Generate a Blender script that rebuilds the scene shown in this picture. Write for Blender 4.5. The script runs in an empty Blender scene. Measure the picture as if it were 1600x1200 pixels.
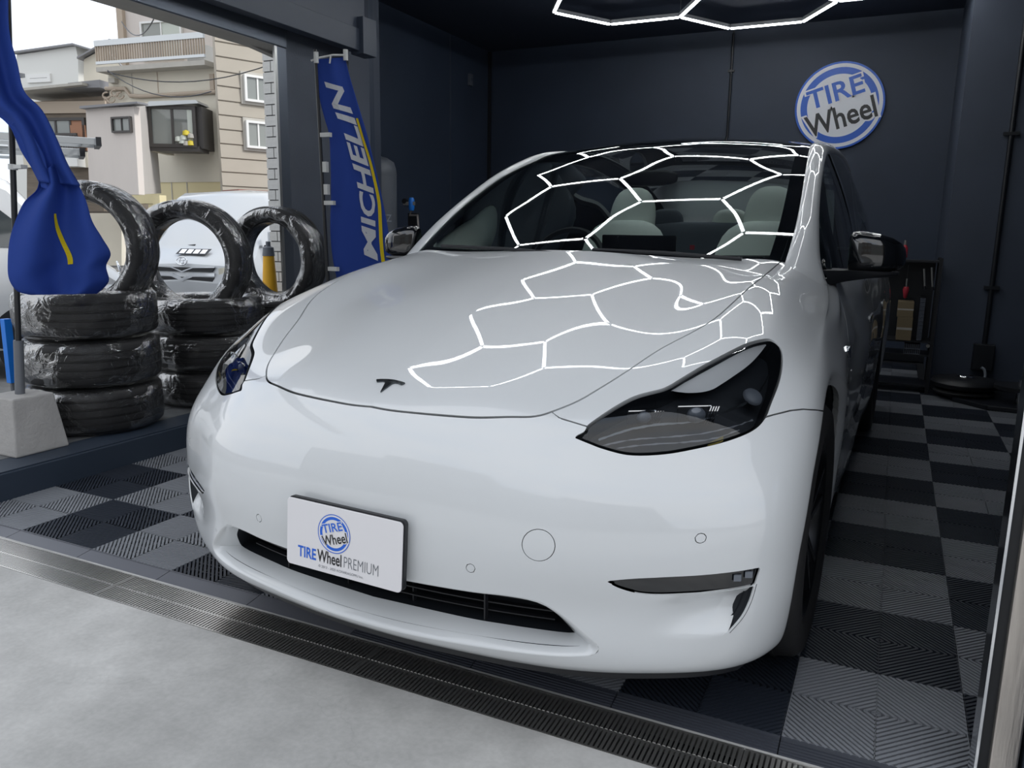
import bpy, math, random
import numpy as np
from mathutils import Vector, Matrix, Euler
C = bpy.context.scene.collection
random.seed(4); RNG = np.random.default_rng(4)
R = math.radians; PI = math.pi
HEXC = (0, 3); HEXR = (0, 4)      # honeycomb lamp: columns and rows

# ---------------------------------------------------------------- camera (image taken as 1600 x 1200)
FPX = 1233.59
CAM = np.array([.1362, -1.7867, 1.1557])
CR = np.array([.90124453, .43306046, .01472866])      # camera right
CU = np.array([-.09496853, .16424663, .98183707])     # camera up
CW = np.array([-.42277568, .88627404, -.18915349])    # camera forward
cam_d = bpy.data.cameras.new('camera'); cam = bpy.data.objects.new('camera', cam_d); C.objects.link(cam)
cam_d.sensor_width = 36; cam_d.lens = 36 * FPX / 1600; cam_d.clip_start = .05; cam_d.clip_end = 300
cam.matrix_world = Matrix(((CR[0], CU[0], -CW[0], CAM[0]), (CR[1], CU[1], -CW[1], CAM[1]), (CR[2], CU[2], -CW[2], CAM[2]), (0, 0, 0, 1)))
bpy.context.scene.camera = cam
vs = bpy.context.scene.view_settings
vs.view_transform = 'Standard'; vs.look = 'None'; vs.gamma = 1; vs.use_curve_mapping = False
vs.exposure = 0.0

# ---------------------------------------------------------------- sky: bright broken overcast
w = bpy.data.worlds.new('world'); bpy.context.scene.world = w; w.use_nodes = True
nt = w.node_tree; nt.nodes.clear()
out = nt.nodes.new('ShaderNodeOutputWorld'); bg = nt.nodes.new('ShaderNodeBackground')
tc = nt.nodes.new('ShaderNodeTexCoord'); noi = nt.nodes.new('ShaderNodeTexNoise'); cr = nt.nodes.new('ShaderNodeValToRGB')
mp = nt.nodes.new('ShaderNodeMapping'); mp.inputs['Scale'].default_value = (1, 1, 2.6)
noi.inputs['Scale'].default_value = 2.6; noi.inputs['Detail'].default_value = 7; noi.inputs['Roughness'].default_value = .55
cr.color_ramp.elements[0].position = .30; cr.color_ramp.elements[0].color = (.55, .68, .88, 1)
cr.color_ramp.elements[1].position = .56; cr.color_ramp.elements[1].color = (.975, .985, 1.0, 1)
nt.links.new(tc.outputs['Generated'], mp.inputs[0]); nt.links.new(mp.outputs[0], noi.inputs[0])
nt.links.new(noi.outputs[0], cr.inputs[0]); nt.links.new(cr.outputs[0], bg.inputs[0]); nt.links.new(bg.outputs[0], out.inputs[0])
bg.inputs[1].default_value = 1.55

# soft sun behind the clouds
sun_d = bpy.data.lights.new('sun', 'SUN'); sun_d.energy = 2.6; sun_d.angle = R(8); sun_d.color = (1, .97, .93)
sun = bpy.data.objects.new('sun', sun_d); C.objects.link(sun); sun.rotation_euler = Vector((1.0, .30, .85)).to_track_quat('Z', 'Y').to_euler(); sun.location = (9, 3, 9)

# ---------------------------------------------------------------- pixel helpers (calibrated rays)
def ray(u, v):
    return CR * (u - 800) / FPX - CU * (v - 600) / FPX + CW
def at_dist(u, v, D):
    d = ray(u, v); return CAM + d * (D / math.hypot(d[0], d[1]))
def at_plane(u, v, ax, val):
    d = ray(u, v); return CAM + d * ((val - CAM[ax]) / d[ax])

# ---------------------------------------------------------------- materials
MATS = {}
def mat(name, col, rough=.5, metal=0., spec=.5, coat=0., coat_r=.03, emit=0., bump=0., bscale=40., var=0., vscale=6., alpha=None, stretch=None, sheen=0.):
    m = bpy.data.materials.new(name); m.use_nodes = True; n = m.node_tree.nodes; L = m.node_tree.links
    b = n['Principled BSDF']; c = (*col, 1)
    b.inputs['Base Color'].default_value = c; b.inputs['Roughness'].default_value = rough; b.inputs['Metallic'].default_value = metal
    b.inputs['Specular IOR Level'].default_value = spec; b.inputs['Coat Weight'].default_value = coat; b.inputs['Coat Roughness'].default_value = coat_r
    if emit: b.inputs['Emission Color'].default_value = c; b.inputs['Emission Strength'].default_value = emit
    if var or bump:
        t = n.new('ShaderNodeTexCoord'); src = t.outputs['Object']
        if stretch:
            mpn = n.new('ShaderNodeMapping'); mpn.inputs['Scale'].default_value = stretch; L.new(src, mpn.inputs[0]); src = mpn.outputs[0]
    if var:
        z = n.new('ShaderNodeTexNoise'); z.inputs['Scale'].default_value = vscale; z.inputs['Detail'].default_value = 6; L.new(src, z.inputs[0])
        r_ = n.new('ShaderNodeMapRange'); r_.inputs[1].default_value = .3; r_.inputs[2].default_value = .7; r_.inputs[3].default_value = 1 - var; r_.inputs[4].default_value = 1 + var; L.new(z.outputs[0], r_.inputs[0])
        x = n.new('ShaderNodeMixRGB'); x.blend_type = 'MULTIPLY'; x.inputs[0].default_value = 1; x.inputs[1].default_value = c; L.new(r_.outputs[0], x.inputs[2]); L.new(x.outputs[0], b.inputs['Base Color'])
    if bump:
        z = n.new('ShaderNodeTexNoise'); z.inputs['Scale'].default_value = bscale; z.inputs['Detail'].default_value = 5; L.new(src, z.inputs[0])
        u = n.new('ShaderNodeBump'); u.inputs['Strength'].default_value = bump; u.inputs['Distance'].default_value = .01; L.new(z.outputs[0], u.inputs['Height']); L.new(u.outputs[0], b.inputs['Normal'])
    MATS[name] = m
    return m
def glassy(name, tint, refl_rough=0., amount=1., base=None, bump=0., bscale=20., ior=1.5):
    """thin pane: tinted see-through plus Fresnel reflection"""
    m = bpy.data.materials.new(name); m.use_nodes = True; n = m.node_tree.nodes; L = m.node_tree.links; n.clear()
    o = n.new('ShaderNodeOutputMaterial'); tr = n.new('ShaderNodeBsdfTransparent'); tr.inputs[0].default_value = (*tint, 1)
    g = n.new('ShaderNodeBsdfGlossy'); g.inputs['Roughness'].default_value = refl_rough; g.inputs[0].default_value = (1, 1, 1, 1)
    f = n.new('ShaderNodeFresnel'); f.inputs[0].default_value = ior; mx = n.new('ShaderNodeMixShader')
    mu = n.new('ShaderNodeMath'); mu.operation = 'MULTIPLY'; mu.inputs[1].default_value = amount
    L.new(f.outputs[0], mu.inputs[0]); L.new(mu.outputs[0], mx.inputs[0]); L.new(tr.outputs[0], mx.inputs[1]); L.new(g.outputs[0], mx.inputs[2]); L.new(mx.outputs[0], o.inputs[0])
    if bump:
        t = n.new('ShaderNodeTexCoord'); z = n.new('ShaderNodeTexNoise'); z.inputs['Scale'].default_value = bscale; z.inputs['Detail'].default_value = 4; z.inputs['Distortion'].default_value = 1.2
        u = n.new('ShaderNodeBump'); u.inputs['Strength'].default_value = bump; u.inputs['Distance'].default_value = .02
        L.new(t.outputs['Object'], z.inputs[0]); L.new(z.outputs[0], u.inputs['Height']); L.new(u.outputs[0], g.inputs['Normal']); L.new(u.outputs[0], f.inputs['Normal'])
    MATS[name] = m
    return m

mat('paint', (.61, .63, .645), .38, 0, .5, 1.0, .015)
mat('gloss_black', (.006, .007, .009), .08, 0, .5, 1.0, .01)
mat('satin_black', (.012, .013, .016), .45)
mat('plastic_black', (.017, .019, .024), .55, bump=.15, bscale=300)
mat('inner_black', (.006, .009, .014), .7)  # slight blue mixed in to imitate haze in the dark
mat('rubber', (.014, .014, .015), .62, bump=.1, bscale=120)
mat('alloy_dark', (.035, .037, .042), .3, .9)
mat('chrome', (.75, .77, .8), .12, 1)
mat('badge', (.10, .11, .12), .2, .9)
mat('brow', (.66, .66, .66), .3, 0, .5, .6)
mat('seat', (.86, .90, .85), .55)
mat('dash', (.024, .028, .034), .6)
mat('screen', (.01, .01, .012), .1)
mat('plate_white', (.74, .73, .75), .35, coat=.3)
mat('amber', (.30, .24, .06), .3)
mat('logo_blue', (.012, .12, .62), .35)
mat('logo_white', (.86, .88, .93), .4)
mat('logo_black', (.015, .015, .018), .4)
mat('print_grey', (.16, .17, .19), .5)
glassy('windshield', (.86, .93, .90), 0, 1.15)
glassy('lens', (.82, .84, .86), 0, 1.1)
glassy('side_glass', (.28, .34, .35), 0, 1.)
mat('wall', (.028, .041, .069), .55, var=.12, vscale=1.5, bump=.05, bscale=60)  # walls, ceiling, dark tiles and curb: extra blue paints in the shadow haze
mat('wall_light', (.050, .063, .092), .6, var=.08, vscale=2)
mat('wall_grey', (.085, .098, .125), .7, var=.10, vscale=3, bump=.1, bscale=80)
mat('ceiling', (.035, .046, .075), .7)
mat('beam', (.040, .052, .078), .45)
mat('alu_dark', (.13, .15, .185), .35, .5)
mat('alu', (.50, .50, .49), .3, .8)
mat('steel', (.56, .52, .48), .34, .85, bump=.12, bscale=14, stretch=(8, 8, .6), var=.12, vscale=9)
mat('soffit', (.42, .40, .36), .8, var=.06)
mat('tube', (.95, .98, 1.0), .5, emit=20.)
mat('lamp_body', (.35, .36, .38), .4, .4)
mat('tile_grey', (.225, .238, .262), .42, var=.10, vscale=3)
mat('tile_black', (.024, .030, .043), .40)
mat('under', (.010, .012, .016), .9)
mat('ramp', (.052, .058, .074), .5)
mat('ramp_plain', (.125, .130, .150), .45)
mat('grate', (.66, .65, .63), .28, .92)
mat('grate_dark', (.05, .052, .06), .5, .3)
mat('trench', (.012, .013, .016), .8)
mat('curb', (.022, .034, .055), .55)
mat('curb_top', (.12, .125, .13), .6, var=.25, vscale=10)
mat('block', (.37, .36, .35), .9, var=.10, vscale=7, bump=.4, bscale=60)
mat('pole_black', (.016, .017, .02), .35)
mat('pole_grey', (.16, .17, .19), .4, .3)
mat('clip_white', (.55, .56, .55), .5)
def cloth(name, col, sub):
    m = mat(name, col, .75, 0, .3)
    n = m.node_tree.nodes; L = m.node_tree.links
    t = n.new('ShaderNodeBsdfTranslucent'); t.inputs[0].default_value = (*col, 1); a = n.new('ShaderNodeMixShader'); a.inputs[0].default_value = sub
    L.new(n['Principled BSDF'].outputs[0], a.inputs[1]); L.new(t.outputs[0], a.inputs[2]); L.new(a.outputs[0], n['Material Output'].inputs[0])
cloth('cloth_blue', (.030, .078, .38), .35)
cloth('cloth_white', (.62, .64, .68), .2)
cloth('cloth_yellow', (.72, .56, .01), .2)
mat('blue_plastic', (.01, .20, .75), .4)
mat('tank', (.13, .145, .17), .45)
mat('tank_text', (.30, .33, .37), .5)
mat('cardboard', (.20, .155, .09), .8)
mat('tool_red', (.45, .03, .05), .5)
mat('tool_steel', (.35, .35, .33), .35, .7)
mat('bottle_yellow', (.62, .50, .04), .5)
mat('shelf_grey', (.10, .13, .14), .6)
mat('conduit', (.010, .012, .016), .4)
glassy('film', (.93, .93, .93), .20, .34, bump=1.0, bscale=11)
mat('street_grey', (.22, .22, .21), .8)
mat('street_brown', (.16, .14, .12), .8)
glassy('roof_glass', (.55, .60, .60), 0, 1.)
mat('van_white', (.62, .64, .66), .35, coat=.8)
mat('van_silver', (.44, .46, .48), .35, .3, coat=.8)
mat('van_glass', (.045, .055, .06), .06, coat=1)
mat('van_glass_light', (.16, .20, .21), .08, coat=1)
mat('lamp_glass', (.62, .60, .50), .12, coat=1)
mat('stucco_pink', (.58, .53, .49), .85, var=.07, vscale=1.2, bump=.2, bscale=30, stretch=(1, 1, .25))
mat('stucco_grey', (.46, .44, .42), .85, var=.07, vscale=1.2)
mat('stucco_cream', (.60, .56, .47), .85, var=.06, vscale=.9)
mat('stucco_yellow', (.64, .56, .34), .85, var=.06, vscale=1)
mat('house_white', (.66, .66, .63), .8)
mat('siding', (.37, .335, .28), .75, var=.05, vscale=2)
mat('roof_metal', (.20, .20, .21), .5)
mat('wood_dark', (.16, .13, .10), .8, var=.2, vscale=2, stretch=(1, 1, 6))
mat('frame_dark', (.05, .045, .042), .5)
mat('frame_white', (.70, .70, .68), .5)
mat('pane', (.16, .17, .16), .08, coat=.6)
mat('pane_grey', (.22, .235, .22), .12, coat=.4)
mat('pane_blue', (.22, .30, .42), .1, coat=.5)
mat('curtain', (.50, .53, .48), .8)
mat('rust_pipe', (.40, .33, .26), .7)
mat('orange_panel', (.34, .17, .10), .7)
mat('white_tile', (.62, .62, .60), .22, var=.05, vscale=4)
mat('joint', (.10, .10, .105), .9)
mat('cone_yellow', (.85, .45, .02), .5)
mat('asphalt', (.20, .20, .20), .9, var=.15, vscale=8, bump=.3, bscale=90)
mat('grey_wall', (.36, .37, .38), .7)
mat('ladder', (.50, .52, .53), .35, .7)
mat('red_roof', (.25, .10, .08), .6)

# concrete apron: pale, mottled, with long hairline cracks
def concrete(name, base):
    m = bpy.data.materials.new(name); m.use_nodes = True; n = m.node_tree.nodes; L = m.node_tree.links; b = n['Principled BSDF']
    t = n.new('ShaderNodeTexCoord')
    def noise(s, d, lo, hi, a, e, dist=0):
        z = n.new('ShaderNodeTexNoise'); z.inputs['Scale'].default_value = s; z.inputs['Detail'].default_value = d; z.inputs['Distortion'].default_value = dist; L.new(t.outputs['Object'], z.inputs[0])
        r_ = n.new('ShaderNodeMapRange'); r_.inputs[1].default_value = lo; r_.inputs[2].default_value = hi; r_.inputs[3].default_value = a; r_.inputs[4].default_value = e; L.new(z.outputs[0], r_.inputs[0]); return r_.outputs[0]
    big = noise(1.3, 5, .35, .68, .84, 1.12, .6); mid = noise(9, 8, .35, .65, .90, 1.06); fine = noise(70, 3, .3, .7, .93, 1.05)
    vo = n.new('ShaderNodeTexVoronoi'); vo.feature = 'DISTANCE_TO_EDGE'; vo.inputs['Scale'].default_value = .9
    wz = n.new('ShaderNodeTexNoise'); wz.inputs['Scale'].default_value = 3; wz.inputs['Detail'].default_value = 6; L.new(t.outputs['Object'], wz.inputs[0])
    wm = n.new('ShaderNodeMixRGB'); wm.blend_type = 'ADD'; wm.inputs[0].default_value = .5; L.new(t.outputs['Object'], wm.inputs[1]); L.new(wz.outputs[1], wm.inputs[2]); L.new(wm.outputs[0], vo.inputs[0])
    ck = n.new('ShaderNodeMapRange'); ck.inputs[1].default_value = 0; ck.inputs[2].default_value = .0035; ck.inputs[3].default_value = .93; ck.inputs[4].default_value = 1; L.new(vo.outputs[0], ck.inputs[0])
    cur = None
    for s in (big, mid, fine, ck.outputs[0]):
        if cur is None: cur = s; continue
        mm = n.new('ShaderNodeMath'); mm.operation = 'MULTIPLY'; L.new(cur, mm.inputs[0]); L.new(s, mm.inputs[1]); cur = mm.outputs[0]
    x = n.new('ShaderNodeMixRGB'); x.blend_type = 'MULTIPLY'; x.inputs[0].default_value = 1; x.inputs[1].default_value = (*base, 1); L.new(cur, x.inputs[2]); L.new(x.outputs[0], b.inputs['Base Color'])
    rr = noise(4, 4, .3, .7, .45, .8); L.new(rr, b.inputs['Roughness'])
    u = n.new('ShaderNodeBump'); u.inputs['Strength'].default_value = .25; u.inputs['Distance'].default_value = .004; L.new(mid, u.inputs['Height']); L.new(u.outputs[0], b.inputs['Normal'])
    MATS[name] = m
concrete('concrete', (.51, .505, .49))

# ---------------------------------------------------------------- geometry helpers
class G:
    def __init__(s): s.v = []; s.f = []
    def add(s, v, f):
        o = len(s.v); s.v += [tuple(map(float, p)) for p in v]; s.f += [tuple(int(i) + o for i in q) for q in f]; return s
    def box(s, x0, x1, y0, y1, z0, z1):
        v = [(x0, y0, z0), (x1, y0, z0), (x1, y1, z0), (x0, y1, z0), (x0, y0, z1), (x1, y0, z1), (x1, y1, z1), (x0, y1, z1)]
        return s.add(v, [(0, 3, 2, 1), (4, 5, 6, 7), (0, 1, 5, 4), (1, 2, 6, 5), (2, 3, 7, 6), (3, 0, 4, 7)])
    def obox(s, c, ax, ay, az):
        """box with centre c and half-axis vectors"""
        c, ax, ay, az = map(np.array, (c, ax, ay, az))
        v = [c + i * ax + j * ay + k * az for k in (-1, 1) for j in (-1, 1) for i in (-1, 1)]
        return s.add(v, [(0, 2, 3, 1), (4, 5, 7, 6), (0, 1, 5, 4), (2, 6, 7, 3), (0, 4, 6, 2), (1, 3, 7, 5)])
    def tube(s, pts, r, n=10, cap=True):
        P = [np.array(p, float) for p in pts]; rs = r if hasattr(r, '__len__') else [r] * len(P); rings = []
        for i, p in enumerate(P):
            d = P[min(i + 1, len(P) - 1)] - P[max(i - 1, 0)]; d = d / (np.linalg.norm(d) + 1e-9)
            if i == 0:
                a = np.cross(d, (0, 0, 1) if abs(d[2]) < .9 else (1, 0, 0)); a /= np.linalg.norm(a)
            else:
                a = a - d * (a @ d); a /= np.linalg.norm(a)
            b = np.cross(d, a); rings.append([p + rs[i] * (a * math.cos(t) + b * math.sin(t)) for t in [2 * PI * k / n for k in range(n)]])
        o = len(s.v)
        for q in rings: s.v += [tuple(x) for x in q]
        for i in range(len(P) - 1):
            for k in range(n): s.f.append((o + i * n + k, o + i * n + (k + 1) % n, o + (i + 1) * n + (k + 1) % n, o + (i + 1) * n + k))
        if cap: s.f.append(tuple(o + k for k in range(n))[::-1]); s.f.append(tuple(o + (len(P) - 1) * n + k for k in range(n)))
        return s
    def lathe(s, prof, n=32, c=(0, 0, 0), axis=2, closed=False):
        """prof: (radius, height) pairs"""
        o = len(s.v); m = len(prof)
        for k in range(n):
            t = 2 * PI * k / n
            for r, h in prof:
                p = [r * math.cos(t), r * math.sin(t), h]
                if axis == 1: p = [p[0], p[2], -p[1]]
                if axis == 0: p = [p[2], p[1], -p[0]]
                s.v.append((p[0] + c[0], p[1] + c[1], p[2] + c[2]))
        for k in range(n):
            for j in range(m if closed else m - 1):
                j2 = (j + 1) % m; k2 = (k + 1) % n
                s.f.append((o + k * m + j, o + k2 * m + j, o + k2 * m + j2, o + k * m + j2))
        return s
    def prism(s, poly, h0, h1, fn):
        """2-D polygon extruded between h0 and h1; fn(a, b, h) -> point"""
        n = len(poly); v = [fn(a, b, h0) for a, b in poly] + [fn(a, b, h1) for a, b in poly]
        return s.add(v, [tuple(range(n))[::-1], tuple(range(n, 2 * n))] + [(i, (i + 1) % n, n + (i + 1) % n, n + i) for i in range(n)])
    def grid(s, pts, closed_u=False, closed_v=False, flip=False):
        nu = len(pts); nv = len(pts[0]); o = len(s.v)
        for row in pts: s.v += [tuple(map(float, p)) for p in row]
        for i in range(nu if closed_u else nu - 1):
            for j in range(nv if closed_v else nv - 1):
                q = (o + i * nv + j, o + ((i + 1) % nu) * nv + j, o + ((i + 1) % nu) * nv + (j + 1) % nv, o + i * nv + (j + 1) % nv)
                s.f.append(q[::-1] if flip else q)
        return s
    def mesh(s, name, m, smooth=False, bevel=0):
        me = bpy.data.meshes.new(name); me.from_pydata(s.v, [], s.f); me.materials.append(MATS[m])
        if smooth:
            me.shade_smooth()
            me.set_sharp_from_angle(angle=R(smooth if smooth > 1 else 40))
        me.update(); return me
    def obj(s, name, m, parent=None, smooth=False, bevel=0, loc=None):
        return link(name, s.mesh(name, m, smooth), parent, loc, bevel)
def link(name, me, parent=None, loc=None, bevel=0):
    o = bpy.data.objects.new(name, me); C.objects.link(o)
    if parent is not None: o.parent = parent
    if loc is not None: o.location = loc
    if bevel:
        b = o.modifiers.new('bevel', 'BEVEL'); b.width = bevel; b.segments = 2; b.limit_method = 'ANGLE'; b.angle_limit = R(40)
    return o
def tag(o, label=None, cat=None, group=None, kind=None):
    if label: o['label'] = label
    if cat: o['category'] = cat
    if group: o['group'] = group
    if kind: o['kind'] = kind
    return o
def empty(name, loc=(0, 0, 0), rz=0, label=None, cat=None, group=None):
    o = bpy.data.objects.new(name, None); C.objects.link(o); o.location = loc; o.rotation_euler = (0, 0, rz); o.empty_display_size = .1
    return tag(o, label, cat, group)
def copy_tree(o, parent=None):
    c = o.copy(); C.objects.link(c); c.parent = parent
    for ch in list(o.children): copy_tree(ch, c)
    return c
def text_mesh(s, size=1, bold=0., shear=0., sx=1., extrude=0., res=3, align='CENTER'):
    cu = bpy.data.curves.new('lettering', 'FONT'); cu.body = s; cu.size = size; cu.offset = bold; cu.shear = shear; cu.extrude = extrude
    cu.resolution_u = res; cu.align_x = align
    ob = bpy.data.objects.new('lettering', cu); me = bpy.data.meshes.new_from_object(ob)
    V = np.array([v.co[:] for v in me.vertices]); F = [tuple(p.vertices) for p in me.polygons]
    bpy.data.objects.remove(ob); bpy.data.curves.remove(cu); bpy.data.meshes.remove(me)
    V[:, 0] *= sx
    return V, F
def npmesh(name, V, N, F, m, parent=None):
    me = bpy.data.meshes.new(name); me.vertices.add(len(V)); me.vertices.foreach_set('co', np.asarray(V, np.float32).ravel())
    F = np.asarray(F, np.int32); me.loops.add(F.size); me.loops.foreach_set('vertex_index', F.ravel()); me.polygons.add(len(F))
    me.polygons.foreach_set('loop_start', np.arange(len(F), dtype=np.int32) * 3)
    me.polygons.foreach_set('use_smooth', np.ones(len(F), bool))
    me.update(calc_edges=True); me.validate()
    if N is not None: me.normals_split_custom_set_from_vertices([tuple(n) for n in N])
    me.materials.append(MATS[m])
    return link(name, me, parent)
# ================================================================ SETTING
def struct(name, g, m, smooth=False, parent=None, bevel=0):
    o = g.obj(name, m, parent, smooth, bevel)
    if parent is None: tag(o, kind='structure')
    return o
# ground outside
struct('ground', G().box(-60, 60, -40, 60, -.60, -.30), 'asphalt')
struct('apron', G().box(-6.5, 6, -14, -.245, -.39, 0), 'concrete')
struct('garage_slab', G().box(-4.35, 2.4, -.08, 6.75, -.39, -.014), 'under')
# trench under the grating
struct('trim_1', G().box(-3.2, 2.4, -.245, -.08, -.39, -.05), 'trench')
# back wall, side walls, ceiling
YB = 6.6; ZC_ = 3.14
wb = struct('wall_back', G().box(-4.35, .47, YB, YB + .2, -.02, ZC_), 'wall')
xj = at_plane(1142, 130, 1, YB)[0]
G().box(xj - .007, xj + .007, YB - .012, YB, 0, ZC_ - .01).obj('panel_joint', 'conduit', wb)
struct('wall_pier', G().box(.47, 2.4, 5.10, YB + .2, -.02, ZC_), 'wall_light')
wl_ = struct('wall_left_rear', G().box(-4.30, -4.20, 3.56, YB, -.02, ZC_), 'wall')
yj = at_plane(703, 150, 0, -4.2)[1]; G().box(-4.2, -4.188, yj - .006, yj + .006, 0, ZC_ - .01).obj('panel_joint', 'wall_light', wl_)
yj = YB - .03; G().box(-4.2, -4.17, yj - .02, yj + .02, 0, ZC_ - .01).obj('corner_trim', 'conduit', wl_)
struct('wall_right', G().box(2.3, 2.45, .1, 5.1, -.02, ZC_), 'wall')
struct('wall_front', G().box(.47, 2.45, -.12, .1, -.02, ZC_), 'wall_light')
struct('wall_front_upper', G().box(-3.4, 6, -.25, .0, 2.75, 6.6), 'wall_grey')
struct('ceiling', G().box(-4.35, 2.45, .0, YB + .2, ZC_, ZC_ + .1), 'ceiling')


# left wall: rear part, pilaster, lintel beam, jamb
struct('wall_left', G().box(-3.64, -3.62, 2.545, 3.22, .125, ZC_), 'wall_grey')
struct('wall_left_return', G().box(-4.5, -3.64, 3.50, 3.56, -.02, ZC_), 'wall')
struct('wall_left_upper', G().box(-3.69, -3.62, -.0, 2.545, 2.455, ZC_), 'wall')
struct('trim_3', G().box(-3.92, -3.71, 3.56, 3.74, -.01, ZC_), 'wall_light')
jb = struct('door_jamb', G().box(-3.634, -3.62, 2.46, 2.545, .125, 2.32), 'alu_dark')
G().box(-3.643, -3.634, 2.445, 2.475, .125, 2.32).obj('jamb_trim', 'alu', jb)
G().box(-3.626, -3.619, 2.435, 2.46, .125, 2.32).obj('jamb_trim', 'alu', jb)
lb = struct('lintel', G().box(-3.626, -3.61, -.8, 2.545, 2.32, 2.455), 'alu_dark', bevel=.006)
G().box(-3.61, -3.602, -.8, 2.48, 2.44, 2.452).obj('lintel_lip', 'alu', lb)
struct('shutter_beam', G().box(-3.61, -3.47, .0, 3.22, 2.455, ZC_), 'beam', bevel=.004)
g = G().box(-3.54, -3.455, -.0, 3.265, 2.41, 2.56); g.box(-3.53, -3.42, 3.13, 3.29, 2.39, 2.64)
struct('shutter_track', g, 'beam', bevel=.003)
# pale soffit of the canopy outside the side opening, with its brick-tiled column
struct('soffit', G().box(-3.83, -3.628, -2.5, 3.20, 2.325, 2.44), 'soffit')
g = G().prism([(0, 0), (0, -.20), (.12, -.04), (.5, 0)], -3.83, -3.78, lambda a, b, h: (h, 2.80 - a, 2.335 + b)); struct('soffit_bracket', g, 'soffit')
pc = at_dist(423, 300, 5.55)
YC = 3.66; cx0 = at_plane(417, 260, 1, YC)[0]; cx1 = at_plane(433, 260, 1, YC)[0]
col = struct('wall_column', G().box(cx0 + .004, cx1 + .07, YC + .012, YC + .12, -.4, 2.75), 'joint')
brick_full = G().box(0, 1, 0, 1, 0, 1).mesh('brick', 'white_tile')
def brick(x0, x1, y0, y1, z0, z1):
    o = link('brick', brick_full, col); o.location = (x0, y0, z0); o.scale = (x1 - x0, y1 - y0, z1 - z0)
wcol = cx1 + .06 - cx0; z = -.36; k = 0
while z < 2.7:
    if k % 2: brick(cx0, cx0 + wcol, YC, YC + .016, z, z + .079)
    else:
        brick(cx0, cx0 + wcol * .46, YC, YC + .016, z, z + .079); brick(cx0 + wcol * .46 + .008, cx0 + wcol, YC, YC + .016, z, z + .079)
    z += .088; k += 1

# floor of interlocking ribbed tiles, 40 cm, four quadrants of diagonal ribs
floor = struct('floor', G().box(-3.2, 2.3, .0, 6.55, -.013, -.0125), 'under')
def tile_mesh(name, m):
    g = G(); T = .4; n = 11; s = .2 / n; top = 0.; bot = -.0125
    w_ = .21 * s
    for qx, qy in ((0, 0), (1, 0), (0, 1), (1, 1)):
        sl = -1 if qx == qy else 1         # concentric diamonds
        for k in range(2 * n):
            c = (k + .5) * s
            # line a + b = c (slope -1) inside the unit quad of side .2
            a0 = max(0, c - .2); a1 = min(.2, c)
            if a1 - a0 < .002: continue
            P = [(a0, c - a0), (a1, c - a1)]
            if sl > 0: P = [(x, .2 - y) for x, y in P]
            P = [(x + .2 * qx, y + .2 * qy) for x, y in P]
            (xa, ya), (xb, yb) = P
            dx, dy = xb - xa, yb - ya; L = math.hypot(dx, dy); nx, ny = -dy / L * w_, dx / L * w_
            v = [(xa + nx, ya + ny, top), (xb + nx, yb + ny, top), (xb - nx, yb - ny, top), (xa - nx, ya - ny, top),
                 (xa + nx, ya + ny, bot), (xb + nx, yb + ny, bot), (xb - nx, yb - ny, bot), (xa - nx, ya - ny, bot)]
            g.add(v, [(0, 3, 2, 1), (0, 1, 5, 4), (2, 3, 7, 6)])
    # cross ribs under the tread and thin edge strips
    for q in range(1, 8):
        if q != 4: g.box(q * .05 - .002, q * .05 + .002, .001, .399, bot, -.004)
        if q != 4: g.box(.001, .399, q * .05 - .002, q * .05 + .002, bot, -.004)
    g.box(0.0012, .3988, 0.0012, .003, bot, -.001); g.box(0.0012, .3988, .397, .3988, bot, -.001)
    g.box(0.0012, .003, .003, .397, bot, -.001); g.box(.397, .3988, .003, .397, bot, -.001)
    g.box(.199, .201, .003, .397, bot, -.0015)
    return g.mesh(name, m)
tg, tb = tile_mesh('floor_tile', 'tile_grey'), tile_mesh('floor_tile', 'tile_black')
for i in range(-8, 5):
    for j in range(0, 16):
        if i >= 1 and j >= 13: continue
        link('floor_tile', tg if (i + j) % 2 == 0 else tb, floor, (i * .4, j * .4, 0))

# border ramp pieces (plain on the left, ribbed on the right)
edge = struct('trim_4', G().box(-3.2, 2.3, -.083, -.068, -.012, -.006), 'concrete')
for i in range(-8, 5):
    g = G(); x0, x1 = i * .4 + .0015, i * .4 + .3985; yb = -.066
    g.add([(x0, 0, 0), (x1, 0, 0), (x1, yb, -.010), (x0, yb, -.010), (x0, 0, -.013), (x1, 0, -.013), (x1, yb, -.013), (x0, yb, -.013)],
          [(0, 3, 2, 1), (3, 7, 6, 2), (0, 4, 7, 3), (1, 2, 6, 5), (0, 1, 5, 4)])
    for q in range(5 if i > -4 else 0):
        y = -.016 - q * .0095; zt = y * .152
        g.box(x0, x1, y - .0028, y + .0028, zt - .002, zt + .0022)
    g.obj('ramp_piece', 'ramp' if i > -4 else 'ramp_plain', edge)
    if i <= -4: G().box(x0, x1, -.006, -.001, .0, .0012).obj('ramp_lip', 'ramp_plain', edge)

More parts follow.
